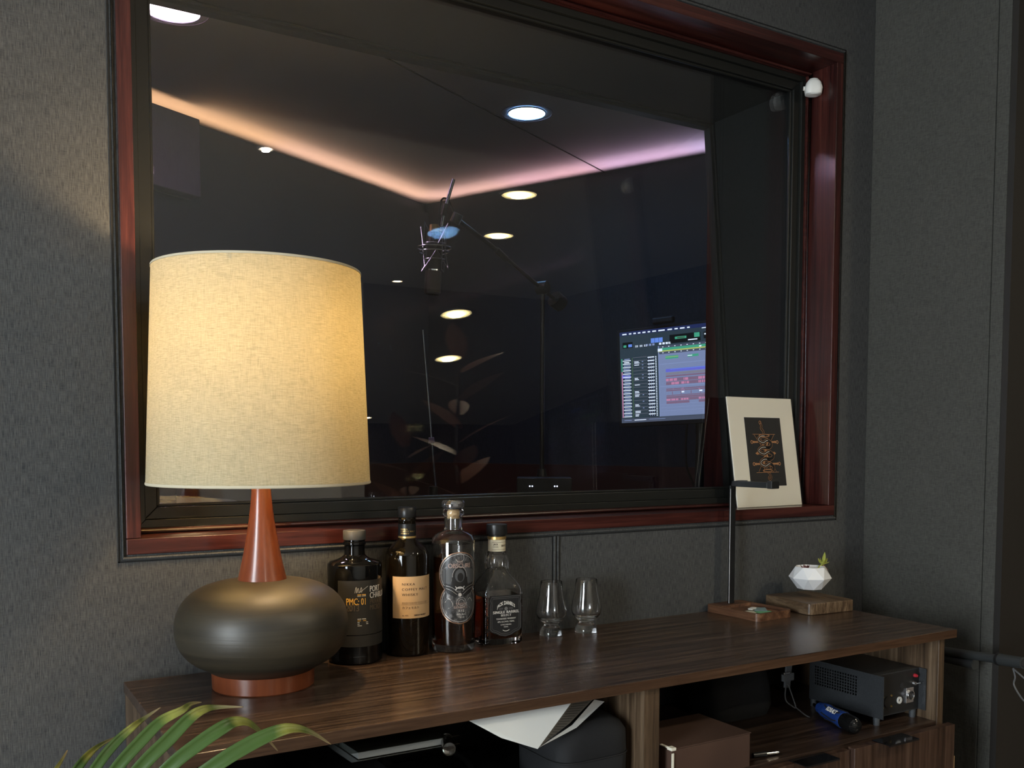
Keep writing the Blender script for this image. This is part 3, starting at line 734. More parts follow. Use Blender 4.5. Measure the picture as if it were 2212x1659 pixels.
FY = -hy-.0006
def FP(off=0): return lambda u, v: (u, FY-off, v)
S = [(-.0335, .101), (.0355, .101), (.0360, .094), (.0345, .088), (.0360, .080), (.0360, .032), (.0320, .027), (.0220, .024), (.012, .018), (0, .0165), (-.012, .018), (-.0220, .024), (-.0320, .027), (-.0360, .032), (-.0360, .080), (-.0345, .088), (-.0360, .094)]
S = [(u+.002, v) for u, v in S]
lm = MB(); poly_place(lm, S, FP()); lb = lm.build('label', plain('matte_black_label', (.010, .010, .011), .5), b4, smooth=False)
tx = MB()
stroke(tx, [(.002+(u-.002)*.93, .060+(v-.060)*.94) for u, v in S], .0005, FP(.0002), 1, closed=True)
stroke(tx, [(.002+(u-.002)*.84, .060+(v-.060)*.86) for u, v in S], .0004, FP(.0002), 1, closed=True)
vs, fs = glyphs("JACK DANIEL'S", .0105, bold=.0003, xs=.62, align='CENTER')
tx.add([(.003+math.sin(x_/.030)*.030, FY-.0003, .0525+.030*math.cos(x_/.030)+y_*math.cos(x_/.030)) if True else 0 for x_, y_ in vs], fs, 0)
poly_place(tx, arc(.003, .0740, .0038, 0, 360, 16)[:-1], FP(.0003), 1)
for s_ in (-1, 1):
    for z_ in (.0755, .0735): stroke(tx, [(.003+s_*.0065, z_), (.003+s_*.0155, z_-.0005)], .0007, FP(.0003), 1)
for s_, sz, z_, bd, sp in (('SINGLE BARREL', .0078, .0645, .0003, 1.1), ('SELECT', .0062, .0585, .0003, 1.2), ('TENNESSEE WHISKEY', .0044, .0520, .0001, 1.05), ('47% ALC/VOL 750ML', .0042, .0460, .0001, 1), ('LYNCHBURG', .0038, .0400, .0001, 1.1), ('TENN.', .0034, .0355, .0001, 1.1)):
    put_text(tx, s_, sz, .003, z_, FP(.0003), 0, align='CENTER', bold=bd, spacing=sp)
stroke(tx, [(.003+.013*math.sin(k_/10-.6), .0425-.0145*math.cos(k_/10-.6)) for k_ in range(13)], .0012, FP(.0003), 0)
tx.build('lettering', [WH, plain('grey_ink', (.16, .155, .15), .5)], lb)

# --- two tasting glasses
def make_glass():
    t = thing('whisky_glass', 'clear tulip whisky glass nearer the square bottle', 'glass', (1.1076, -.0496, T), 0, 'tulip whisky glasses')
    o_ = [(0, .0012), (.020, .0006), (.0246, .0), (.0253, .003), (.0240, .009), (.0200, .0155), (.0160, .0200), (.0150, .0228), (.0165, .0250), (.0200, .0275), (.0260, .0325), (.0310, .0395), (.0333, .0480), (.0330, .0560), (.0305, .0690), (.0270, .0840), (.0245, .1000), (.0232, .1148), (.0228, .1155)]
    i_ = [(.0222, .1150), (.0234, .1000), (.0258, .0840), (.0292, .0690), (.0316, .0560), (.0318, .0480), (.0296, .0405), (.0245, .0345), (.0150, .0310), (0, .0300)]
    MB().lathe(o_+i_, 80).build('glass', GLASSC, t)
    return t
g0 = make_glass()
g1 = g0.copy(); C.objects.link(g1); g1.location = (1.1918, -.0602, T); g1['label'] = 'clear tulip whisky glass farther from the square bottle, left of the headphone stand'
c = g0.children[0].copy(); c.parent = g1; C.objects.link(c)

# ================================================================== ON THE CONSOLE, RIGHT END
# headphone stand with a shallow wooden tray
hs = thing('headphone_stand', 'black metal headphone stand rising from a shallow walnut tray', 'headphone stand', (1.650, -.088, T), math.radians(3))
WTRAY = wood('tray_walnut', [(.035, .014, .008), (.110, .050, .026), (.20, .10, .052)], 'y', .9, .4, 0, 1.2, (.38, .5, .62))
def rrect(hx, hy, r, n=6):
    o = []
    for cx_, cy_, a in ((hx-r, hy-r, 0), (-hx+r, hy-r, 90), (-hx+r, -hy+r, 180), (hx-r, -hy+r, 270)):
        o += [(cx_+r*math.cos(math.radians(a+90*i/n)), cy_+r*math.sin(math.radians(a+90*i/n))) for i in range(n+1)]
    return o
mt = MB(); A = rrect(.060, .083, .012); B = rrect(.054, .077, .010); n_ = len(A)
Bz = [(x_, min(y_, .040) if y_ > 0 else y_) for x_, y_ in B]
mt.add([(x_, y_, 0) for x_, y_ in A]+[(x_, y_, .018) for x_, y_ in A]+[(x_, y_, .018) for x_, y_ in Bz]+[(x_*.97, y_*.97, .011) for x_, y_ in Bz],
       [tuple(range(n_-1, -1, -1))]+[(i, (i+1) % n_, n_+(i+1) % n_, n_+i) for i in range(n_)]+[(n_+i, n_+(i+1) % n_, 2*n_+(i+1) % n_, 2*n_+i) for i in range(n_)]
       + [(2*n_+i, 2*n_+(i+1) % n_, 3*n_+(i+1) % n_, 3*n_+i) for i in range(n_)]+[tuple(3*n_+i for i in range(n_))])
mt.build('tray', WTRAY, hs, smooth=True, angle=30)
MB().box((-.0115, .052, .0182), (.0075, .058, .308)).build('pole', plain('black_anodised', (.010, .0105, .011), .3), hs, smooth=False, bevel=.0018)
MB().box((-.0122, .0516, .02), (-.0114, .0530, .30)).build('bright_edge', plain('bright_chamfer', (.60, .60, .60), .4), hs, smooth=False)
am = MB().tube(smoothpath([(-.002, .055, .300), (-.002, .054, .311), (.002, .045, .3165), (.012, .02, .3175)], 5), .0042, 8)
am.box((-.011, -.060, .3060), (.011, .050, .3195))
am.build('arm', plain('black_anodised', (.010, .0105, .011), .3), hs, bevel=.0015)
MB().box((-.013, -.076, .3050), (.014, -.0605, .3235)).build('end_stop', BLACK, hs, smooth=False, bevel=.002)
def card(label, x, y, z, rz, w_, h_, col, name='plastic_card', grp='cards lying in the stand tray', th=.0008, rot=None, cat='card'):
    o = MB().prism(rrect(w_/2, h_/2, .003), 0, th).build(name, plain('card_%02d%02d%02d' % tuple(int(v*99) for v in col), col, .35), None, (x, y, z), rot or (0, 0, rz), smooth=False)
    return tag(o, label, cat, grp)
card('cream card lying at the left in the stand tray', 1.628, -.118, T+.0112, .3, .050, .032, (.60, .58, .46))
card('green and teal card lying at the front of the stand tray', 1.650, -.140, T+.0124, -.3, .040, .026, (.16, .45, .22))
card('pale blue-grey card at the right of the stand tray', 1.664, -.112, T+.0138, .9, .046, .030, (.22, .33, .36))
card('small white tag on top of the cards in the tray', 1.646, -.104, T+.0152, .4, .028, .012, (.75, .76, .74), name='paper_tag', th=.0025, cat='tag')

# levitating planter over its magnetic base
ZEB = wood('zebrano_block', [(.030, .016, .009), (.115, .073, .042), (.21, .145, .088)], (1.5, .06, .25), .9, .35, 0, 1.6, (.40, .5, .60))
lb_ = thing('wood_block', 'thick striped-wood block under the floating white planter', 'wooden base', (1.838, -.106, T), math.radians(-4))
MB().prism(rrect(.074, .080, .012), .0, .0285).build('block', ZEB, lb_, bevel=.003, angle=50)
pt = thing('planter', 'small white faceted planter floating above a striped wooden block', 'plant pot', (1.842, -.105, T+.0495), math.radians(14))
def ringp(r, z, n, off): return [(r*math.cos(2*PI*(i+off)/n), r*math.sin(2*PI*(i+off)/n), z) for i in range(n)]
n = 8
R1, R2, R3 = ringp(.0310, 0, n, 0), ringp(.0520, .0280, n, .5), ringp(.0375, .0550, n, 0)
R4, R5 = ringp(.0345, .0552, n, 0), ringp(.030, .047, n, 0)
pm = MB(); vs = R1+R2+R3+R4+R5; fs = [tuple(range(n-1, -1, -1))]
for i in range(n):
    j = (i+1) % n
    fs += [(i, j, n+i), (n+i, j, n+j), (n+i, n+j, 2*n+j), (n+i, 2*n+j, 2*n+i), (2*n+i, 2*n+j, 3*n+j, 3*n+i), (3*n+i, 3*n+j, 4*n+j, 4*n+i)]
pm.add(vs, fs).build('pot', plain('white_ceramic', (.80, .81, .82), .45), pt, smooth=False, bevel=.0006)
MB().add(R5+[(0, 0, .050)], [(i, (i+1) % n, n) for i in range(n)]).build('soil', plain('soil', (.03, .018, .014), .95, bump=.8, bscale=300), pt)
def leaf(mb, base, d, up, L, w_, m_=0, curl=.0, n=8, thick=.0015):
    """pointed fleshy leaf from base along d"""
    d = Vector(d).normalized(); up = Vector(up); s_ = d.cross(up).normalized(); up = s_.cross(d).normalized()
    rows = []
    for i in range(n+1):
        t_ = i/n; hw = w_*math.sin(PI*min(1, t_*.92+.08))**.8*(1-t_*.15) if i < n else 0.0002
        c_ = Vector(base)+d*L*t_+up*curl*L*t_*t_
        rows.append((c_, hw, thick*(1-t_*.8)))
    vs = []; fs = []
    for c_, hw, th in rows: vs += [c_-s_*hw, c_-up*th, c_+s_*hw, c_+up*th]
    for i in range(n):
        for k in range(4):
            l = (k+1) % 4; fs.append((i*4+k, i*4+l, i*4+4+l, i*4+4+k))
    fs += [(3, 2, 1, 0), tuple(n*4+k for k in range(4))]
    return mb.add(vs, fs, m_)
SUCG = plain('yellow_green_leaf', (.36, .38, .075), .45); SUCP = plain('pinkish_leaf', (.50, .30, .20), .5); SUCR = plain('dark_red_leaf', (.11, .035, .035), .5)
sc = MB(); bs = (.036, -.013, .052)
sc.tube([(.022, -.008, .047), (.030, -.010, .0545), (.036, -.013, .0570)], .0018, 8)
for dx, dy, dz, L, w_ in ((.35, -.1, 1, .032, .0062), (1, -.1, .55, .026, .0058), (.9, -.6, .25, .020, .0050), (-.5, -.4, .5, .016, .0045), (.2, .7, .6, .020, .005), (-.3, .3, .9, .018, .0045), (.3, -.8, .3, .014, .004)):
    leaf(sc, (.038, -.013, .0575), (dx, dy, dz), (0, 0, 1), L, w_, 0, .1, thick=.0022)
sc = sc.build('succulent', SUCG, pt)
s2 = MB()
for dx, dy, dz in ((.8, -.3, -.6), (.4, -.6, -.8), (1, .1, -.3), (.6, -.1, -.9)): leaf(s2, (.040, -.014, .055), (dx, dy, dz), (0, 0, 1), .017, .0028, 0, .1, thick=.0016)
s2.build('hanging_leaves', SUCP, sc)
s3 = MB()
for k in range(9):
    a = k*.75; leaf(s3, (-.026+.004*math.cos(a), .004*math.sin(a), .050), (math.cos(a)*.8, math.sin(a)*.8, .5+.3*(k % 2)), (0, 0, 1), .013, .0026, 0, .3, thick=.0012)
s3.build('succulent', SUCR, pt)

# ------------------------------------------------------------------ on the window sill: matted print in a frameless easel
pf = thing('framed_print', 'cream-matted black print of a snake round an X leaning on the window', 'picture', (1.853, .041, OZ0+.0006), rot=(math.radians(-9.0), 0, math.radians(3.0)))
Wp, Hp = .247, .288
MB().box((-Wp/2, -.001, 0), (Wp/2, .003, Hp)).build('mat_board', plain('cream_mat', (.80, .75, .62), .75, bump=.1, bscale=400), pf, smooth=False, bevel=.0004)
MB().box((-Wp/2-.0004, .003, -.0003), (Wp/2+.0004, .0052, Hp+.0012)).build('backing', BLACK, pf, smooth=False)
MB().box((-Wp/2-.0008, -.0034, .0), (Wp/2+.0008, -.0012, Hp+.001)).build('acrylic_sheet', pane_glass('acrylic_sheet', .6), pf, smooth=False)
ax0, ax1, az0, az1 = -.068, .070, .053, .235
MB().box((ax0-.0012, -.0011, az0-.0012), (ax1+.0012, -.0006, az1+.0012)).build('bevel_edge', plain('white_mat_core', (.80, .77, .68), .7), pf, smooth=False)
art = MB().box((ax0, -.0013, az0), (ax1, -.0009, az1)).build('print', plain('charcoal_paper', (.016, .015, .014), .7), pf, smooth=False)
FPp = lambda u, v: (u+.001, -.0014, v)
COP = plain('copper_ink', (.52, .25, .11), .45, .3); CREAMI = plain('cream_ink', (.62, .56, .48), .5); BKI = plain('black_ink', (.006, .006, .006), .5)
tx = MB(); cz = .140
def LY(off): return lambda u, v: (u+.001, -.0014-off, v+cz)
# three horizontal bars with ring or bud ends
for zz, w_, tp in ((.030, .052, 'o'), (.0, .040, 'd'), (-.028, .052, 'o')):
    for s_ in (-1, 1):
        stroke(tx, [(s_*.012, zz), (s_*(w_-.007), zz)], .0045, LY(0), 0)
        stroke(tx, [(s_*(w_-.011), zz-.0035), (s_*(w_-.011), zz+.0035)], .0022, LY(0), 0)
        if tp == 'o': stroke(tx, arc(s_*(w_-.003), zz, .0038, 0, 360, 18), .0020, LY(.0001), 0)
        else: poly_place(tx, [(s_*(w_-.008), zz-.0045), (s_*w_, zz), (s_*(w_-.008), zz+.0045)][::s_], LY(.0001), 0)
# the X with serifs, outlined
Xo = [(-.045, .050), (-.010, .050), (0, .020), (.010, .050), (.045, .050)]
for s_ in (-1, 1):
    stroke(tx, [(s_*.043, .0505), (s_*.006, .0505)], .0011, LY(.0002), 0); stroke(tx, [(s_*.043, -.0505), (s_*.006, -.0505)], .0011, LY(.0002), 0)
    poly_place(tx, [(s_*.036, .049), (s_*.016, .049), (-s_*.034, -.049), (-s_*.014, -.049)][::s_], LY(.0002), 2)
    stroke(tx, [(s_*.038, .049), (s_*.022, .030), (-s_*.034, -.049)], .0009, LY(.0003), 0)
    stroke(tx, [(s_*.016, .049), (-s_*.014, -.049)], .0009, LY(.0003), 0)
for s_ in (-1, 1):
    stroke(tx, [(s_*.013, .034), (s_*.002, .010), (-s_*.010, -.020), (-s_*.015, -.036)], .0050, LY(.00035), 0)
# snake: head above, three coils, tail below
coil = smoothpath([(-.012, .082), (-.007, .074), (-.009, .066), (-.003, .060), (.0, .052)], 6)
stroke(tx, coil, .0070, LY(.0004), 0); stroke(tx, coil, .0048, LY(.0005), 2)
stroke(tx, arc(-.011, .082, .0040, 0, 360, 12), .0014, LY(.0006), 0)
for k_, (za, zb, amp) in enumerate(((.040, .020, .024), (.010, -.010, .027), (-.022, -.042, .024))):
    pth = smoothpath([(amp*.6, za+.004), (-amp*.4, za+.006), (-amp, za-.004), (-amp*.3, (za+zb)/2-.002), (amp*.4, (za+zb)/2+.004), (amp, zb+.006), (amp*.7, zb-.004), (-amp*.3, zb-.004)], 7)
    stroke(tx, pth, .0098, LY(.0007), 0); stroke(tx, pth, .0082, LY(.0008), 2); stroke(tx, pth[4:30], .0016, LY(.0009), 1)
stroke(tx, arc(0, .047, .020, 0, 360, 24, .0035), .0016, LY(.0009), 0); stroke(tx, arc(0, -.046, .018, 0, 360, 24, .0030), .0016, LY(.0009), 0)
tail = smoothpath([(.000, -.050), (.008, -.056), (.012, -.064), (.006, -.070), (.001, -.065), (.006, -.061)], 6)
stroke(tx, tail, .0050, LY(.0004), 0); stroke(tx, tail, .0034, LY(.0005), 2)
tx.build('snake_drawing', [COP, CREAMI, BKI], art)
MB().hexa([(-.02, .0055, .02), (.02, .0055, .02), (.02, .0078, .02), (-.02, .0078, .02), (-.012, .0055, .14), (.012, .0055, .14), (.012, .0078, .14), (-.012, .0078, .14)]).build('easel_back', BLACK, pf, smooth=False)

# ------------------------------------------------------------------ white sensor at the top right of the opening
sn = thing('motion_sensor', 'small white motion sensor in the top right corner of the window frame', 'sensor', (2.0185, .055, 1.352+T), rot=(0, 0, math.radians(-38)))
MB().loft([(-.022, .014, .014, 3), (-.019, .021, .0175, 3), (-.005, .0235, .0205, 3), (.010, .0190, .0175, 3), (.020, .011, .011, 2.5), (.0225, .005, .005, 2)], 40).build('housing', WHITE, sn, loc=(-.016, -.012, 0))
MB().lathe([(0, 0), (.0055, 0), (.0055, .012), (0, .012)], 20).build('side_button', WHITE, sn, loc=(-.030, -.012, -.003), rot=(0, -PI/2, 0))
MB().box((-.006, -.014, -.016), (.0, .010, .018)).build('bracket', WHITE, sn, bevel=.002)

# ================================================================== IN THE CONSOLE, RIGHT BAY
SZ = T-.205
KRAFT = plain('brown_card', (.062, .031, .019), .75, bump=.1, bscale=500)
bx = thing('storage_box', 'plain brown lidded box in the right bay beside the divider', 'box', (1.2075, -.448, SZ))
MB().box((-.102, 0, 0), (.0935, .145, .0655)).build('carton', KRAFT, bx, smooth=False, bevel=.0022, seg=3)
MB().box((-.1028, -.0012, .0656), (.0943, .1462, .0675)).build('lid', KRAFT, bx, smooth=False, bevel=.0006)
MB().box((-.1026, -.0030, .0), (-.0975, -.0012, .0600)).box((-.1035, -.0030, .0645), (-.0930, .010, .0700)).box((-.1040, .010, .0668), (-.0985, .030, .0692)).build('corner_fitting', plain('cream_metal', (.75, .71, .58), .35), bx, smooth=False, bevel=.0005)
POW = plain('black_hammered_steel', (.026, .028, .030), .38, bump=1.0, bscale=420)
pre = thing('preamplifier', 'black metal equipment box with connector panel and perforated side in the right bay', 'audio device', (1.7230, -.420, SZ))
# perforated side built from bars round square holes
sd = MB(); y0, y1, zb_, zt = -.0, .205, .019, .113
gx0, gx1, gz0, gz1, nx_, nz_ = .068, .190, .054, .100, 17, 7
sd.box((0, y0, zb_), (.002, gx0, zt)).box((0, gx1, zb_), (.002, y1, zt)).box((0, gx0, zb_), (.002, gx1, gz0)).box((0, gx0, gz1), (.002, gx1, zt))
px_, pz_ = (gx1-gx0)/nx_, (gz1-gz0)/nz_
for i in range(nx_): sd.box((0.0, gx0+i*px_, gz0), (.002, gx0+i*px_+px_*.33, gz1))
for i in range(nz_): sd.box((0.0002, gx0, gz0+i*pz_), (.0018, gx1, gz0+i*pz_+pz_*.33))
sd.box((.0008, gx1-.001, zb_), (.0016, gx1, zt))
cs_ = sd.box((.1445, y0, zb_), (.1465, y1, zt)).box((0.002, .018, zt-.002), (.1445, y1, zt)).box((.002, .018, zb_), (.1445, y1, zb_+.002)).box((.002, y1-.002, zb_), (.1445, y1, zt)).build('cover', POW, pre, smooth=False)
pnl = MB().box((.002, .018, zb_+.002), (.1445, .020, zt-.002)).build('rear_panel', plain('black_panel', (.010, .010, .010), .45), pre, smooth=False)
def ry(mb, cx_, cz_, y_, prof, n=32, m_=0):
    """lathe about the Y axis, prof [(r, depth toward -Y)]"""
    k0 = len(mb.v); mb.lathe(prof, n, m_)
    for i in range(k0, len(mb.v)):
        a, b_, c_ = mb.v[i]; mb.v[i] = (cx_+a, y_-c_, cz_+b_)
    return mb
xl = MB().box((.098, .0155, .038), (.124, .018, .072)); ry(xl, .111, .055, .0155, [(.0095, 0), (.0095, .004), (.0118, .004), (.0118, 0)])
xl = xl.build('xlr_connector', CHROME, pnl, bevel=.0005)
k_ = MB(); ry(k_, .111, .055, .0150, [(0, 0), (.0093, 0), (.0093, .001), (0, .001)]); k_.build('socket', BLKM, xl)
k_ = MB()
for a_, c_ in ((.107, .058), (.115, .058), (.111, .050)): ry(k_, a_, c_, .0142, [(0, 0), (.0013, 0), (.0013, .004), (0, .004)], 10)
k_.build('pins', CHROME, xl)
k_ = MB(); ry(k_, .0765, .048, .018, [(.0035, 0), (.0035, .0025), (.0078, .0025), (.0078, 0)]); k_.build('jack_nut', plain('grey_nut', (.50, .50, .48), .4), pnl)
k_ = MB(); ry(k_, .036, .050, .018, [(0, 0), (.012, 0), (.012, .003), (0, .003)]); k_.build('multipin_connector', BLACK, pnl)
for a_, c_ in ((.022, .062), (.050, .062), (.022, .038), (.050, .038)): ry(MB(), a_, c_, .018, [(0, 0), (.0028, 0), (.0022, .002), (0, .0025)], 12).build('screw', BRASS, pnl)
k_ = MB(); ry(k_, .128, .097, .018, [(0, 0), (.0042, 0), (.0042, .004), (.0028, .008), (0, .009)]); k_.build('red_indicator', plain('red_lens', (.35, .02, .03), .15), pnl)
k_ = MB(); ry(k_, .126, .080, .018, [(0, 0), (.0045, 0), (.0035, .006), (0, .006)]); k_.tube([(.126, .010, .080), (.129, .002, .083)], .0012, 8); k_.build('toggle_switch', STEEL, pnl)
k_ = MB(); ry(k_, .085, .080, .0181, [(0, 0), (.0060, 0), (.0060, .0008), (0, .0008)]); k_.build('fuse_cap', BLKM, pnl)
for a_, b__ in ((.012, .014), (.135, .014), (.012, .19), (.135, .19)):
    MB().lathe([(0, .0), (.0068, .0), (.0075, .019), (0, .019)], 20).build('foot', plain('grey_rubber', (.05, .055, .06), .5), pre, loc=(a_, b__+.012, 0))
# blue torch / driver handle
fl = thing('torch', 'blue and black rubber-grip torch lettered KOBALT on the right bay shelf', 'torch', (1.660, -.352, SZ+.0185), rot=(0, PI/2, math.radians(-109)))
BLU = plain('blue_rubber', (.010, .036, .17), .5)
MB().lathe([(0, -.078), (.010, -.078), (.0125, -.074), (.0125, -.060), (.016, -.056), (.0172, -.040), (.0155, -.020), (.0165, .0), (.0185, .020), (.0185, .030), (.0, .030)], 12).build('grip', BLU, fl, smooth=False, bevel=.0008)
MB().lathe([(0, .0302), (.0178, .0302), (.0182, .045), (.0180, .060), (.0150, .070), (.0080, .075), (0, .076)], 40).build('end_cap', plain('black_gloss_plastic', (.006, .006, .006), .1), fl)
gm = MB()
for k in range(6):
    a = 2*PI*(k+.5)/6
    gm.tube(smoothpath([(.0176*math.cos(a), .0176*math.sin(a), -.040), (.0160*math.cos(a+.25), .0160*math.sin(a+.25), -.018), (.0176*math.cos(a+.25), .0176*math.sin(a+.25), .006), (.0186*math.cos(a), .0186*math.sin(a), .024)], 4), .0014, 6)
gm.build('grip_ribs', BLKM, fl)
MB().lathe([(0, -.100), (.004, -.100), (.0045, -.0785), (0, -.0785)], 16).build('chrome_nose', CHROME, fl)
# lettering follows the side of the grip facing up and out
tx = MB(); vs, fs = glyphs('KOBALT', .0130, bold=.0008, xs=.80, align='CENTER')
A0 = math.radians(222)
tx.add([(.0199*math.cos(A0-y_/.019), .0199*math.sin(A0-y_/.019), x_-.004) for x_, y_ in [(a_, b_-.0045) for a_, b_ in vs]], fs)
tx.build('lettering', WH, fl)
# loose jack plug at the front of the shelf
jk = thing('jack_plug', 'silver quarter-inch jack plug lying at the front edge of the shelf', 'jack plug', (1.372, -.420, SZ+.0055), rot=(0, PI/2, math.radians(-12)))
MB().lathe([(0, -.030), (.0050, -.030), (.0052, .0), (0, .0)], 20).build('sleeve', BLACK, jk)
MB().lathe([(0, .0), (.0032, .0), (.0032, .026), (.0024, .0265), (.0024, .028), (.0031, .0285), (.0018, .031), (0, .034)], 20).build('plug', CHROME, jk)
# black pouch with a steel-clipped strap and cord
po = thing('camera_pouch', 'black soft pouch with a clip strap and cord loop at the back of the bay', 'pouch', (1.525, -.155, SZ))
SOFT = plain('black_nylon', (.009, .0095, .0105), .8, bump=.4, bscale=350)
MB().loft([(0, .085, .060, 4), (.02, .092, .066, 4), (.07, .090, .064, 3.5), (.115, .080, .055, 3), (.140, .050, .035, 2.5), (.146, .02, .015, 2)], 48).build('bag', SOFT, po)
MB().box((.094, -.075, .07), (.112, -.070, .13), M=Matrix.Rotation(math.radians(6), 4, 'Y')).box((.094, -.0775, .075), (.128, -.070, .092)).build('strap', plain('grey_webbing', (.085, .09, .095), .7), po, smooth=False, bevel=.001)
MB().box((.090, -.082, .092), (.110, -.074, .0975)).build('clip', CHROME, po, smooth=False, bevel=.001)
MB().tube(smoothpath([(.100, -.080, .072), (.088, -.088, .050), (.086, -.094, .036), (.096, -.100, .026), (.108, -.102, .020), (.104, -.095, .044), (.102, -.086, .066)], 6)+[Vector((.100, -.080, .072))], .0016, 8).build('cord_loop', plain('grey_cord', (.05, .05, .05), .8), po)
MB().tube(smoothpath([(.108, -.102, .020), (.114, -.112, .012), (.122, -.120, .004), (.124, -.128, .0022)], 6), .0016, 8).build('cord_end', plain('grey_cord', (.05, .05, .05), .8), po)

# ================================================================== IN THE CONSOLE, LEFT BAY
LZ = T-.244
hc = thing('hard_case', 'black zipped fabric hard case in the left bay against the divider', 'case', (.955, -.352, LZ+.0500))
MB().loft([(-.005, .068, .070, 5), (.001, .075, .078, 5), (.006, .077, .080, 5), (.058, .078, .081, 5), (.0605, .0765, .0795, 5), (.063, .078, .081, 5), (.100, .078, .081, 4.5), (.112, .072, .075, 4), (.120, .060, .063, 3.5), (.1225, .03, .03, 3)], 64).build('shell', SOFT, hc)
zp_ = [(.0785*math.copysign(abs(math.cos(a))**.4, math.cos(a)), .0815*math.copysign(abs(math.sin(a))**.4, math.sin(a)), .0605) for a in [2*PI*i/64 for i in range(64)]]
MB().tube(zp_, .0012, 6, closed=True).build('zip', BLKM, hc)
gb = thing('equipment_bag', 'low flat black bag filling the floor of the left bay', 'bag', (.66, -.255, LZ))
MB().loft([(0, .355, .160, 6), (.005, .362, .166, 6), (.036, .362, .166, 6), (.0445, .352, .157, 5)], 64).build('bag', SOFT, gb)
hp = thing('headphones', 'black headphones lying in the left bay', 'headphones', (.715, -.330, LZ+.047))
for s_ in (-1, 1):
    MB().lathe([(0, 0), (.036, 0), (.042, .006), (.042, .022), (.036, .028), (.018, .030), (0, .028)], 40).build('ear_cup', BLACK, hp, loc=(s_*.070, 0, .002), rot=(math.radians(8), 0, 0))
MB().tube(smoothpath([(-.070, .03, .012), (-.085, .09, .03), (-.05, .15, .05), (0, .165, .055), (.05, .15, .05), (.085, .09, .03), (.070, .03, .012)], 8), .0055, 10).build('headband', BLACK, hp)
ns = thing('document_sleeve', 'clear plastic sleeve of papers sticking out of the left bay', 'document sleeve', (.600, -.318, T-.0665), rot=(math.radians(-3), 0, math.radians(-1)))
MB().box((-.078, -.105, 0), (.070, .15, .010)).build('papers', plain('grey_white_paper', (.17, .175, .165), .8), ns, smooth=False)
MB().box((-.092, -.112, -.0015), (.088, .16, -.0010)).box((-.092, -.112, .0115), (.088, .16, .0120)).build('plastic_sleeve', pane_glass('sleeve_plastic', 1.5, (.80, .82, .80)), ns, smooth=False)
st_ = thing('paper_stack', 'stack of dark folders under the plastic sleeve', 'folders', (.600, -.27, LZ+.045))
MB().box((-.10, -.12, .055), (.0, .14, .088)).box((-.105, -.12, .0), (-.012, .14, .054)).build('folders', BLKM, st_, smooth=False, bevel=.001)
rg = thing('glass_jar', 'small clear glass jar on its side beside the plastic sleeve', 'jar', (.672, -.412, T-.058), rot=(math.radians(90), 0, math.radians(-22)))
MB().lathe([(.0065, 0), (.0095, 0), (.0100, .002), (.0092, .005), (.0105, .008), (.0105, .05), (.0, .052), (0, .050), (.0092, .048), (.0092, .009), (.0065, .006)], 32).build('glass', GLASSC, rg)
MB().lathe([(.0072, -.001), (.0100, -.001), (.0104, .0005), (.0100, .002), (.0072, .002)], 32, closed=True).build('rim', CHROME, rg)
bk = thing('booklet', 'large folded white booklet standing half open in the left bay', 'booklet', (0, 0, T))
PAP = plain('white_paper', (.66, .68, .66), .8)
tip = (.812, -.462, -.0835)
MB().add([(.690, -.440, -.0200), (.905, -.432, -.0200), tip, (.750, -.452, -.058)], [(0, 1, 2, 3)]).build('cover', PAP, bk, smooth=False, solid=.0006)
MB().add([(.905, -.430, -.0205), (.985, -.390, -.0330), (.900, -.425, -.064), (tip[0]+.001, tip[1]+.002, tip[2]+.001)], [(0, 1, 2, 3)]).build('printed_page', plain('printed_paper', (.16, .16, .145), .8), bk, smooth=False, solid=.0005)
MB().add([(.975, -.392, -.0420), (1.000, -.388, -.0500), (.912, -.428, -.073), (tip[0]+.002, tip[1]+.004, tip[2]-.0005), (.905, -.425, -.068)], [(0, 1, 2, 3, 4)]).build('back_page', PAP, bk, smooth=False, solid=.0005)
tx = MB()
for i in range(16):
    t_ = i/16; a = Vector((.905, -.4310, -.0225)).lerp(Vector((.830, -.4520, -.073)), t_); b_ = Vector((.965, -.4010, -.0345)).lerp(Vector((.845, -.4500, -.078)), t_)
    a = a.lerp(b_, .12); tx.add([a+Vector((-.0006, -.0010, .0006)), b_+Vector((-.0006, -.0010, .0006)), b_+Vector((-.0006, -.0010, -.0003)), a+Vector((-.0006, -.0010, -.0003))], [(0, 1, 2, 3)])
tx.build('print_lines', plain('grey_print', (.05, .05, .05), .8), bk, smooth=False)

# ================================================================== BESIDE THE CONSOLE, RIGHT
rd = thing('stand_arm', 'grey folded stand with a horizontal tube end and strap, right of the console', 'stand', (2.115, -.235, 0))
GT = plain('grey_tube', (.030, .033, .033), .45)
MB().cyl((0, 0, .02), (0, 0, T-.09), .011).build('post', BLKM, rd)
MB().lathe([(0, 0), (.045, 0), (.045, .02), (0, .02)], 32).build('foot_plate', BLKM, rd)
MB().cyl((.003, -.02, T-.106), (-.040, -.255, T-.085), .0105).build('tube', GT, rd)
MB().cyl((-.036, -.225, T-.087), (-.047, -.290, T-.0815), .0135).build('end_grip', GT, rd)
MB().cyl((-.0345, -.222, T-.0872), (-.0365, -.229, T-.0866), .0150).build('collar', BLACK, rd)
MB().cyl((-.047, -.289, T-.0816), (-.048, -.292, T-.0813), .0085).build('end_cap', BLKM, rd)
MB().cyl((.012, -.02, T-.122), (-.012, -.150, T-.117), .0125).build('short_tube', GT, rd)
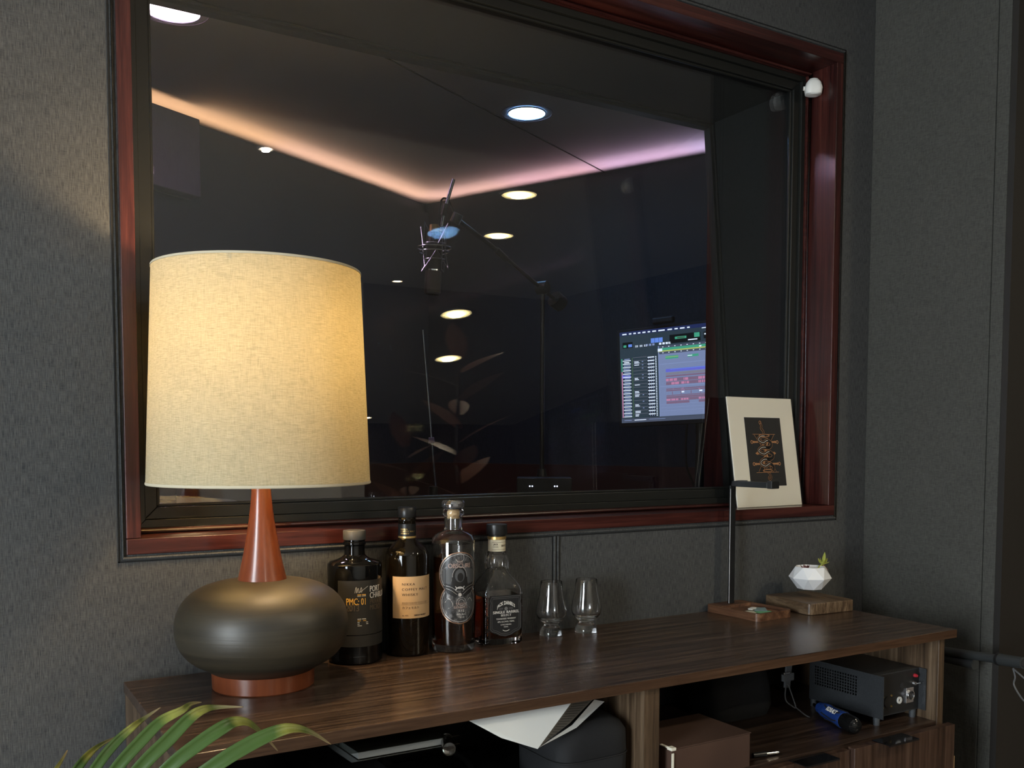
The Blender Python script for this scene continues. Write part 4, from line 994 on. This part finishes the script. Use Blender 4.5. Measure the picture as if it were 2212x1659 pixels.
MB().tube(smoothpath([(-.042, -.262, T-.100), (-.046, -.270, T-.118), (-.044, -.268, T-.140), (-.060, -.310, T-.168), (-.052, -.345, T-.150), (-.046, -.300, T-.122), (-.042, -.262, T-.100)], 6), .0020, 8).build('wrist_strap', plain('grey_cord_light', (.09, .09, .09), .7), rd)
tg = tag(MB().box((-.006, -.010, 0), (.006, .010, .464)).build('wood_strip', plain('pale_wood', (.38, .26, .14), .6), None, (1.912, -.452, 0), smooth=False, bevel=.0005), 'pale wooden strip standing at the bottom right corner of the console', 'wood strip')

# ================================================================== PALM IN FRONT, LEFT
LEAVES = [
     [(0.0542, -0.5561, -0.0033), (0.0886, -0.5367, 0.0156), (0.1084, -0.5088, 0.0281), (0.1222, -0.4776, 0.0365)] ,
     [(0.0894, -0.5776, -0.0032), (0.1246, -0.5573, 0.0375), (0.1469, -0.5309, 0.0491), (0.1738, -0.508, 0.053)] ,
     [(0.1047, -0.5873, -0.0083), (0.1402, -0.5821, 0.0421), (0.1623, -0.5707, 0.0631), (0.1835, -0.5593, 0.0759), (0.1994, -0.5452, 0.0809), (0.2206, -0.5342, 0.0887)] ,
     [(0.1224, -0.5979, -0.0057), (0.1604, -0.5982, 0.0434), (0.1864, -0.5929, 0.0675), (0.2107, -0.587, 0.086), (0.2353, -0.5819, 0.0943), (0.2485, -0.5702, 0.0974), (0.2633, -0.5598, 0.095)] ,
     [(0.1414, -0.6095, -0.0056), (0.1827, -0.6119, 0.0434), (0.2133, -0.6092, 0.0691), (0.2394, -0.6042, 0.0899), (0.2578, -0.5955, 0.0954), (0.2764, -0.5875, 0.0936), (0.307, -0.5869, 0.0895)] ,
     [(0.1635, -0.6228, -0.003), (0.21, -0.6313, 0.0443), (0.243, -0.6331, 0.067), (0.2706, -0.6322, 0.0813), (0.2868, -0.6252, 0.0836), (0.3036, -0.6191, 0.0783), (0.3218, -0.6146, 0.0607), (0.3412, -0.6113, 0.036)] ,
     [(0.1887, -0.6381, -0.0013), (0.2521, -0.6542, 0.0436), (0.2927, -0.6581, 0.0641), (0.3262, -0.6583, 0.0745), (0.349, -0.6527, 0.0733), (0.3716, -0.6476, 0.0633), (0.3969, -0.6448, 0.0441)] ,
]
m, nt, b, out = nodes('palm_leaf')
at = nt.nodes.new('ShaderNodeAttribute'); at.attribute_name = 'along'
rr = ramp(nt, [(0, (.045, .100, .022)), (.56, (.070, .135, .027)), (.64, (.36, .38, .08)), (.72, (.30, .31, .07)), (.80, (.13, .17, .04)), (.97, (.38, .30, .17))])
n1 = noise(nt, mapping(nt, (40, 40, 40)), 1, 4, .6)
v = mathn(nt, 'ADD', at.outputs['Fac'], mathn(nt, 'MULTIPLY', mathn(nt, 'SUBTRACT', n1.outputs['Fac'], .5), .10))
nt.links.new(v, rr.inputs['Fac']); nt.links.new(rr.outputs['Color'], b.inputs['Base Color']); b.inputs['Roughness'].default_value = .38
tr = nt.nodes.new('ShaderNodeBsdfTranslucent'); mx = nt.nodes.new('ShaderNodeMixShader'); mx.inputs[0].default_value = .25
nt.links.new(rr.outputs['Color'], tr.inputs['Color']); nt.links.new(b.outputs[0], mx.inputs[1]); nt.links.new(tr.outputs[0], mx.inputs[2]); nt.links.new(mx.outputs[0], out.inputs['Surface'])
PALM = m
def blade(pts, w_, name, parent, w0=.6, view=Vector((0, -1.739, .4143)), k=7):
    P = smoothpath(pts, k); n = len(P); vs = []; fs = []; al = []
    for i, p in enumerate(P):
        t_ = i/(n-1); d = (P[min(i+1, n-1)]-P[max(i-1, 0)]).normalized()
        s_ = d.cross(Vector((.25, -.75, .6))).normalized(); up = s_.cross(d).normalized()
        hw = w_*(w0+(1-w0)*math.sin(PI*min(t_*1.4, .5)))*(1-max(0, (t_-.45)/.55)**1.3)+.0004
        for q_, f_ in ((-1, .18), (-.5, .02), (0, -.10), (.5, .02), (1, .18)):
            vs.append(p+s_*hw*q_+up*hw*f_*1.6); al.append(t_)
    for i in range(n-1):
        for j in range(4): fs.append((i*5+j, i*5+j+1, i*5+j+6, i*5+j+5))
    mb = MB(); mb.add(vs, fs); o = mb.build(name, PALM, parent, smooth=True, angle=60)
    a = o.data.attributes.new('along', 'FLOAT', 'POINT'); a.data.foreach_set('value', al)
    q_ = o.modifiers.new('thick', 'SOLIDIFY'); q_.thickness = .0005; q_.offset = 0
    return o
palm = thing('palm_plant', 'potted palm whose green leaflets arch into the bottom left corner', 'plant', (0, 0, T))
STEM = plain('palm_stem', (.12, .20, .04), .5)
mb = MB().tube(smoothpath([(-.02, -.74, -.40), (-.03, -.70, -.22), (.03, -.60, -.075), (.085, -.585, -.040), (.15, -.615, -.028), (.20, -.650, -.030), (.26, -.70, -.045)], 8), [.006-.0048*i/48 for i in range(49)], 8)
st = mb.build('frond', STEM, palm)
for i, pts in enumerate(LEAVES):
    b0 = Vector(pts[0]); pts = [b0+Vector((-.022, -.004, -.032))]+pts
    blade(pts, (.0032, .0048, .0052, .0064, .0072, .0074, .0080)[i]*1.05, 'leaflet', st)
for k in range(6):      # leaflets on the other side of the rib, hanging low
    b0 = Vector((.05+.035*k, -.600-.014*k, -.040)); blade([b0, b0+Vector((.05, -.05, -.005)), b0+Vector((.09, -.10, -.04)), b0+Vector((.10, -.13, -.09))], .006, 'leaflet', st)
for a_, ln in ((150, .42), (200, .38), (250, .40), (110, .36)):   # fronds leaning away, out of the picture
    dx, dy = math.cos(math.radians(a_)), math.sin(math.radians(a_))
    base = Vector((-.02, -.74, -.40)); P = smoothpath([base, base+Vector((dx*.06, dy*.06, .22)), base+Vector((dx*.2, dy*.2, .40)), base+Vector((dx*ln, dy*ln, .42))], 7)
    f_ = MB().tube(P, [.005-.0035*i/(len(P)-1) for i in range(len(P))], 8).build('frond', STEM, palm)
    for i in range(8, len(P), 2):
        for s_ in (-1, 1):
            sd_ = Vector((-dy*s_, dx*s_, 0)); blade([P[i], P[i]+sd_*.07+Vector((dx*.05, dy*.05, .03)), P[i]+sd_*.13+Vector((dx*.12, dy*.12, -.03))], .007, 'leaflet', f_)
pot = MB().lathe([(0, -.75), (.105, -.75), (.11, -.745), (.145, -.455), (.150, -.45), (.150, -.44), (.140, -.44), (.137, -.46), (0, -.462)], 56, cx=-.02, cy=-.74).build('pot', plain('charcoal_pot', (.03, .03, .03), .6), palm)
MB().lathe([(0, -.461), (.136, -.459), (.136, -.457), (.05, -.448), (0, -.446)], 40, cx=-.02, cy=-.74).build('soil', plain('soil', (.03, .018, .014), .95), palm)

# ================================================================== RUBBER PLANT (seen reflected in the glass)
rp = thing('rubber_plant', 'broad-leaved rubber plant seen dimly reflected in the window glass', 'plant', (1.78, -1.42, 0))
RL = plain('rubber_leaf', (.24, .10, .055), .3, coat=.3)
mb = MB().tube(smoothpath([(0, 0, .33), (.02, .01, .7), (-.02, .02, 1.1), (.0, .0, 1.5)], 7), .008, 8); stx = mb.build('stem', plain('brown_stem', (.06, .04, .025), .7), rp)
rr_ = random.Random(3)
for k in range(15):
    a = k*2.4; z_ = .72+k*.055; L_ = .22+.05*rr_.random()
    lf = MB(); leaf(lf, (0, 0, 0), (math.cos(a), math.sin(a), .45+.3*rr_.random()), (0, 0, 1), L_, .045, 0, -.15, 12, .0015)
    lf.build('leaf', RL, rp, (0, 0, z_))
MB().lathe([(0, 0), (.12, 0), (.15, .33), (.155, .34), (.145, .34), (.14, .32), (0, .32)], 48).build('pot', plain('charcoal_pot', (.03, .03, .03), .6), rp)

# ================================================================== BOOTH CONTENTS
def V(o_, d_, s_): return (o_[0]+d_[0]*s_, o_[1]+d_[1]*s_, o_[2]+d_[2]*s_)
ms = thing('microphone_stand', 'black boom microphone stand holding the studio microphone in the booth', 'microphone stand', (1.745, .985, 0))
mb = MB()
for k in range(3):
    a = k*2*PI/3+.4; MB().tube([(0, 0, .16), (.30*math.cos(a), .30*math.sin(a), .012)], .009, 8).build('leg', BLACK, ms)
MB().cyl((0, 0, .10), (0, 0, 1.05), .012).build('lower_tube', BLACK, ms)
MB().lathe([(0, .92), (.016, .92), (.020, .95), (.020, 1.03), (.014, 1.07), (0, 1.07)], 20).build('height_clutch', BLACK, ms)
MB().cyl((0, 0, 1.05), (0, 0, T+.925), .0075).build('upper_tube', BLACK, ms)
MB().lathe([(0, -.018), (.022, -.018), (.022, .018), (0, .018)], 24).build('boom_clamp', BLACK, ms, (0, 0, T+.93), (PI/2, 0, .5))
MB().lathe([(0, -.03), (.006, -.03), (.006, -.018), (.003, -.018), (0, -.0181)], 12).build('clamp_bolt', CHROME, ms, (0, -.006, T+.93), (PI/2, 0, .5))
MB().tube([(.06, .008, T+.895), (0, 0, T+.925), (-.23, -.04, T+1.045), (-.36, -.062, T+1.105)], .0065, 10).build('boom', BLACK, ms)
MB().cyl((.05, .006, T+.900), (.085, .012, T+.882), .028).build('counterweight', BLACK, ms)
MB().cyl((-.16, -.028, T+1.005), (-.20, -.034, T+1.030), .0105).build('boom_grip', BLACK, ms)
MB().lathe([(0, 0), (.016, 0), (.016, .03), (0, .03)], 16).build('head_joint', BLACK, ms, (-.365, -.062, T+1.09), (.4, .3, 0))
MB().tube(smoothpath([(-.37, -.066, T+1.12), (-.39, -.068, T+1.155), (-.415, -.072, T+1.150), (-.425, -.074, T+1.09), (-.42, -.075, T+1.02)], 6), .003, 8).build('cable_loop', BLKM, ms)
mic = thing('studio_microphone', 'large studio microphone upside down in a silver wire shock mount in the booth', 'microphone', (1.303, .908, T+.996))
DARKM = plain('dark_bronze', (.020, .015, .012), .4, .5)
MB().lathe([(0, -.062), (.024, -.062), (.025, -.058), (.025, .046), (.022, .052), (0, .052)], 40).build('body', DARKM, mic, rot=(0, math.radians(3), 0))
m, nt, b, out = nodes('mesh_grille'); b.inputs['Base Color'].default_value = (.06, .045, .038, 1); b.inputs['Metallic'].default_value = .6; b.inputs['Roughness'].default_value = .4
vz = nt.nodes.new('ShaderNodeTexVoronoi'); vz.inputs['Scale'].default_value = 400; tc = nt.nodes.new('ShaderNodeTexCoord'); nt.links.new(tc.outputs['Object'], vz.inputs['Vector'])
bp = nt.nodes.new('ShaderNodeBump'); bp.inputs['Strength'].default_value = .8; bp.inputs['Distance'].default_value = .001; nt.links.new(vz.outputs[0], bp.inputs['Height']); nt.links.new(bp.outputs['Normal'], b.inputs['Normal'])
MB().loft([(-.135, .021, .014, 3), (-.130, .024, .019, 3), (-.075, .0245, .022, 2.4), (-.066, .0235, .0235, 2)], 40).build('grille', m, mic, rot=(0, math.radians(3), 0))
MB().lathe([(.0245, -.066), (.0262, -.066), (.0262, -.062), (.0245, -.062)], 40, closed=True).build('collar', CHROME, mic, rot=(0, math.radians(3), 0))
MB().lathe([(0, .052), (.018, .052), (.015, .075), (0, .078)], 30).build('connector', BRASS, mic)
WIRE = plain('silver_wire', (.50, .52, .55), .25, 1)
def ringc(mb, r, z, rr, tilt=0): return mb.tube([(r*math.cos(a), r*math.sin(a), z+r*math.sin(a)*tilt) for a in [2*PI*i/40 for i in range(40)]], rr, 8, closed=True)
MBr = ringc(MB(), .052, .006, .0022); MBr.build('outer_ring', WIRE, mic)
ringc(MB(), .046, -.006, .0020).build('outer_ring', WIRE, mic)
ringc(MB(), .033, .018, .0018).build('inner_ring', WIRE, mic); ringc(MB(), .033, -.030, .0018).build('inner_ring', WIRE, mic)
for sgn, zt_, zb2 in ((1, .075, .0), (-1, -.060, -.0)):
    zig = []
    for k in range(4):
        a = k*PI/2+.5; zig.append((.050*math.cos(a), .050*math.sin(a), zt_)); a += PI/4; zig.append((.034*math.cos(a), .034*math.sin(a), zb2+sgn*.004))
    MB().tube(zig, .0014, 6, closed=True).build('wire_cage', WIRE, mic)
MB().tube([(.020, -.004, .060), (.030, -.010, .120), (.055, -.022, .215)], .0052, 12).build('mounting_rod', CHROME if False else plain('dark_chrome', (.20, .22, .26), .25, 1), mic)
MB().lathe([(0, 0), (.010, 0), (.012, .006), (.010, .014), (0, .016)], 20).build('mount_knuckle', CHROME, mic, (.016, -.006, .055), (0, .3, 0))
MB().tube([(.026, -.009, .105), (.034, -.012, .140)], .0085, 12).build('rod_sleeve', BLACK, mic)
# second thin stand
s2_ = thing('microphone_stand', 'thin leaning boom stand at the left of the booth behind the bottles', 'microphone stand', (1.335, .985, 0))
MB().lathe([(0, 0), (.12, 0), (.12, .012), (.02, .02), (0, .02)], 40).build('round_base', BLACK, s2_)
MB().cyl((0, 0, .02), (0, 0, T+.24), .009).build('tube', BLACK, s2_)
MB().lathe([(0, -.02), (.014, -.02), (.014, .02), (0, .02)], 20).build('clutch', BLACK, s2_, (0, 0, T+.25))
MB().tube([(.012, 0, T+.22), (-.008, -.003, T+.43), (-.040, -.010, T+.76)], .0038, 8).build('boom', plain('dark_chrome', (.20, .22, .26), .25, 1), s2_)
MB().cyl((-.006, -.002, T+.41), (-.008, -.003, T+.425), .009).build('boom_collar', plain('violet_band', (.12, .11, .22), .4), s2_)
# headphone amplifier with white indicator lights, clamped on the stand
ha = thing('headphone_mixer', 'small black box with pairs of white indicator lights low in the booth', 'audio device', (1.690, .885, 0), math.radians(-32))
MB().box((-.09, -.03, T+.235), (.09, .09, T+.295)).build('case', BLACK, ha, smooth=False, bevel=.003)
MB().box((-.004, .09, T+.25), (.030, .105, T+.28)).build('clamp', BLACK, ha, smooth=False)
LEDW = emission('white_indicator', (.65, .72, 1), 6)
for x_ in (-.047, -.039, .034, .042):
    MB().lathe([(0, 0), (.0021, 0), (.0021, .002), (0, .003)], 12).build('indicator_light', LEDW, ha, (x_, -.0302, T+.268), (PI/2, 0, 0))

# monitor showing an editing session
u_ = tR; nrm = Vector((-nR.x, -nR.y, 0)); K = .87
Oc = Vector((0, -1.739, .4143))
def sc_(p): return Oc+(Vector(p)-Oc)*K
cTL, cBL = sc_((2.639, 1.758, .905)), sc_((2.653, 1.726, .497))
Hs = (cTL-cBL).length; Ws = Hs*16/9
ex = Vector((u_.x, u_.y, .040)).normalized(); ez = (cTL-cBL).normalized(); ey = ez.cross(ex).normalized(); ez = ex.cross(ey).normalized()*1
if ez.z < 0: ez = -ez
ey = ez.cross(ex).normalized()
Mm = Matrix(((ex.x, ey.x, ez.x), (ex.y, ey.y, ez.y), (ex.z, ey.z, ez.z)))
mo = thing('computer_monitor', 'computer monitor in the booth showing rows of blue and pink audio tracks', 'monitor', (cBL.x, cBL.y, cBL.z+T), rot=Mm.to_euler())
fs_ = 1 if (Mm @ Vector((0, -1, 0))).dot(nrm) > 0 else -1     # screen side
def Q(y_): return fs_*y_
MB().box((-.012, min(Q(-.002), Q(.03)), -.016), (Ws+.012, max(Q(-.002), Q(.03)), Hs+.010)).build('housing', BLKM, mo, smooth=False, bevel=.002)
COLS = [(.145, .185, .33), (.020, .034, .050), (.004, .006, .008), (.60, .68, .85), (.045, .27, .18), (.40, .17, .30), (.10, .11, .50), (.15, .10, .17), (.10, .20, .62), (.05, .062, .10), (.16, .16, .22), (.012, .020, .075), (.04, .08, .05), (.17, .22, .40), (.32, .38, .12)]
SM = [emission('screen_%02d' % i, c_, 1.45) for i, c_ in enumerate(COLS)]
S_ = MB(); lay = [0]
def R_(x0, y0, x1, y1, ci, lv=0):
    """screen rectangle in 0..100 units from top left"""
    X0, X1, Z0, Z1 = x0/100*Ws, x1/100*Ws, Hs*(1-y1/100), Hs*(1-y0/100); yy = -fs_*0 + (Q(-.0025)-0) ; yy = -.0025*1 if fs_ > 0 else .0025
    yy = (yy/abs(yy))*(.0025+lv*.00008)
    S_.add([(X0, yy, Z0), (X1, yy, Z0), (X1, yy, Z1), (X0, yy, Z1)], [(0, 1, 2, 3)], ci)
rs = random.Random(5)
R_(0, 0, 100, 100, 1); R_(0, 0, 100, 4, 11, 1); R_(0, 4, 100, 19, 1, 1)
xx = 2
for w__ in (3.5, 2, 2, 2, 2.5, 2, 3, 5, 3.5, 2.5, 3.5, 2): R_(xx, 1.8, xx+w__*.85, 3.2, 3, 2); xx += w__+1.1
R_(55, 4.2, 78, 5.2, 3, 2)
R_(2, 11.5, 9, 18, 2, 2); R_(2.6, 14.5, 4.6, 17, 4, 3); R_(6, 14, 8.5, 17, 8, 3)
for k in range(3): R_(21.5+k*2.7, 10, 24+k*2.7, 15, 8, 2)
for k in range(10): R_(10+k*1.0, 15.8, 10.5+k*1.0, 18, 3 if k % 3 else 9, 2)
for x_ in (18, 20.2, 22.4, 27, 29.2, 31.3, 33.2): R_(x_, 15.6, x_+1.5, 17.8, 13 if x_ < 24 else 3, 2)
R_(34, 8.5, 54, 17.5, 2, 2); R_(37.5, 11, 45, 13.5, 4, 3); R_(39, 11.6, 44, 13, 12, 4); R_(50, 8.8, 53.5, 13.5, 4, 3); R_(46, 15, 52, 16.2, 3, 3)
R_(56, 9, 66, 16, 2, 2); R_(56.5, 10.5, 60, 12, 3, 3); R_(62, 10.5, 65, 11.5, 13, 3); R_(67.5, 8, 78, 15, 2, 2); R_(69, 9, 73, 14, 4, 3)
for k in range(4): R_(68+k*3, 15.8, 69.5+k*3, 17, 3, 3)
R_(0, 19, 26, 96, 1, 1); R_(26, 19, 100, 21.5, 9, 2); R_(26, 21.5, 100, 24.2, 4, 2); R_(26, 24.2, 66, 25.6, 14, 3); R_(26, 25.6, 100, 28, 9, 2)
for k in range(18): R_(29+k*4, 20, 29.8+k*4, 20.8, 3, 3)
for k in range(18): R_(29+k*4, 26.3, 29.8+k*4, 27.1, 3, 3)
R_(26, 22, 29, 25, 3, 4); R_(53, 22.6, 54.5, 24, 3, 4)
R_(26.8, 28, 100, 95, 0, 2); R_(26.2, 19, 26.8, 95, 13, 3)
R_(31, 30.5, 39.5, 33.8, 4, 3); R_(31, 31.5, 39.5, 32, 14, 4); R_(45.5, 31, 52.5, 33.5, 4, 3); R_(45.5, 31.8, 48.5, 32.6, 3, 4)
for y_ in (38.5, 62.5): R_(27, y_, 100, y_+.8, 13, 3)
for y_ in (82, 85.5, 89): R_(27, y_, 100, y_+.4, 13, 3)
R_(31, 44.5, 100, 47.8, 6, 3); R_(34, 44.8, 70, 45.3, 8, 4); R_(31, 48.5, 100, 51.0, 10, 3)
R_(31, 51.5, 100, 53.2, 7, 3)
def clips(y0, y1, segs, base=7, hot=5):
    R_(31, y0, 100, y1, base, 3)
    for a, b_ in segs:
        x_ = a
        while x_ < b_:
            w__ = .5+rs.random()*2.2; R_(x_, y0+.5, min(x_+w__, b_), y1-.3, hot, 4); x_ += w__+.25+.3*rs.random()
clips(54.5, 58, [(31, 38.5), (42.5, 45.5), (52, 74), (77, 96)]); clips(58.5, 61.8, [(34.5, 39.5), (41, 46), (52, 75), (78, 95)])
clips(65.5, 66.8, [(35.5, 36), (41, 42.6)]); clips(67.2, 68.6, [(41, 43), (52, 53.5)]); R_(31, 72.6, 100, 73.6, 7, 3)
for x_ in (34.8, 40.5, 47, 53, 59): R_(x_, 69, x_+.5, 72.3, 7, 3)
R_(41, 69.2, 42.8, 70.8, 3, 4); R_(52.5, 69.2, 54.4, 70.8, 3, 4)
R_(31, 74, 100, 76, 7, 3); clips(76.2, 79, [(31, 39), (40.5, 46), (52, 72), (72.4, 96)], 7, 5); R_(31, 79.4, 46, 82, 7, 3); R_(52, 79.4, 75, 82, 7, 3)
R_(74.3, 22, 74.6, 95, 13, 5)
y_ = 29.5; k = 0
while y_ < 93:
    cc = (12, 12, 12, 12, 6, 1)[min(k, 5)]
    R_(0.8, y_-.3, 1.5, y_+3.2, 4 if k < 4 else 5, 3)
    if k == 5: R_(1, y_-.2, 7, y_+3.2, 6, 3)
    R_(2+rs.random(), y_, 6.2+rs.random(), y_+1.1, 3 if k == 1 else 13, 4); R_(1.8, y_+1.8, 7.4, y_+2.7, 3, 4)
    R_(8.2, y_-.5, 8.8, y_+3.6, 12, 3); R_(9, y_-.6, 18.5, y_-.35, 10, 3)
    for q_ in range(rs.choice((0, 0, 1, 2, 2))): R_(9.8, y_+.2+q_*1.4, 12+rs.random()*1.5, y_+1.0+q_*1.4, 3, 4)
    if rs.random() < .5: R_(15, y_+.3, 16, y_+1.2, 13, 4)
    R_(19, y_, 23.5, y_+1.1, 3, 4); R_(19, y_+1.4, 23.5, y_+3.0, 2, 4)
    for q_ in range(3): R_(19.6+q_*1.4, y_+1.7, 20.2+q_*1.4, y_+2.6, 13, 5)
    R_(24.2, y_, 25, y_+1, 3, 4); R_(24.2, y_+1.8, 25, y_+2.8, 3, 4)
    y_ += 3.62; k += 1
R_(0, 95.5, 100, 100, 9, 4); R_(2, 97, 7, 97.6, 13, 5); R_(9, 97, 17, 97.8, 3, 5); R_(19, 97, 30, 97.5, 13, 5)
S_.build('screen', SM, mo, smooth=False)
wc = tag(MB().box((-.046, -.012, 0), (.046, .012, .026)).build('webcam', BLKM, None, tuple(Vector(mo.location)+Mm @ Vector((.30*Ws+.0, 0, Hs+.016))), Mm.to_euler(), bevel=.009, seg=4), 'black webcam sitting on top of the booth monitor', 'webcam')
bc = Vector(mo.location)+Mm @ Vector((Ws*.5, Q(.05), Hs*.4))
ps = thing('monitor_stand', 'black floor stand behind the booth monitor', 'monitor stand', (bc.x, bc.y, 0))
MB().cyl((0, 0, .02), (0, 0, bc.z), .018).build('post', BLACK, ps); MB().lathe([(0, 0), (.20, 0), (.20, .015), (0, .02)], 40).build('round_base', BLACK, ps)
MB().box((-.05, -.008, bc.z-.05), (.05, .008, bc.z+.05)).build('mount_plate', BLACK, ps, rot=(0, 0, math.atan2(ex.y, ex.x)), smooth=False)
MB().tube(smoothpath([(-.03, .03, bc.z-.05), (-.035, .04, bc.z-.3), (.02, .03, .9), (.03, .02, .3), (.03, .03, .02)], 6), .004, 8).build('cable', BLKM, ps)
# round high table with a clear tumbler
rt = thing('round_table', 'pale round high table in the booth glimpsed below the lamp shade', 'table', (.50, 1.435, 0))
MB().lathe([(0, T+.192), (.325, T+.192), (.33, T+.196), (.33, T+.214), (.325, T+.217), (0, T+.217)], 80).build('tabletop', plain('tan_laminate', (.17, .15, .115), .5), rt)
MB().lathe([(0, .03), (.03, .03), (.03, T+.192), (0, T+.192)], 24).build('column', BLACK, rt); MB().lathe([(0, 0), (.22, 0), (.22, .015), (.04, .03), (0, .03)], 48).build('foot', BLACK, rt)
tb = thing('tumbler', 'clear glass tumbler on the round booth table below the lamp shade', 'glass', (.585, 1.31, T+.217))
MB().lathe([(0, .001), (.028, 0), (.031, .003), (.034, .09), (.0355, .12), (.0335, .12), (.032, .09), (.0285, .016), (0, .013)], 48).build('glass', GLASSC, tb)
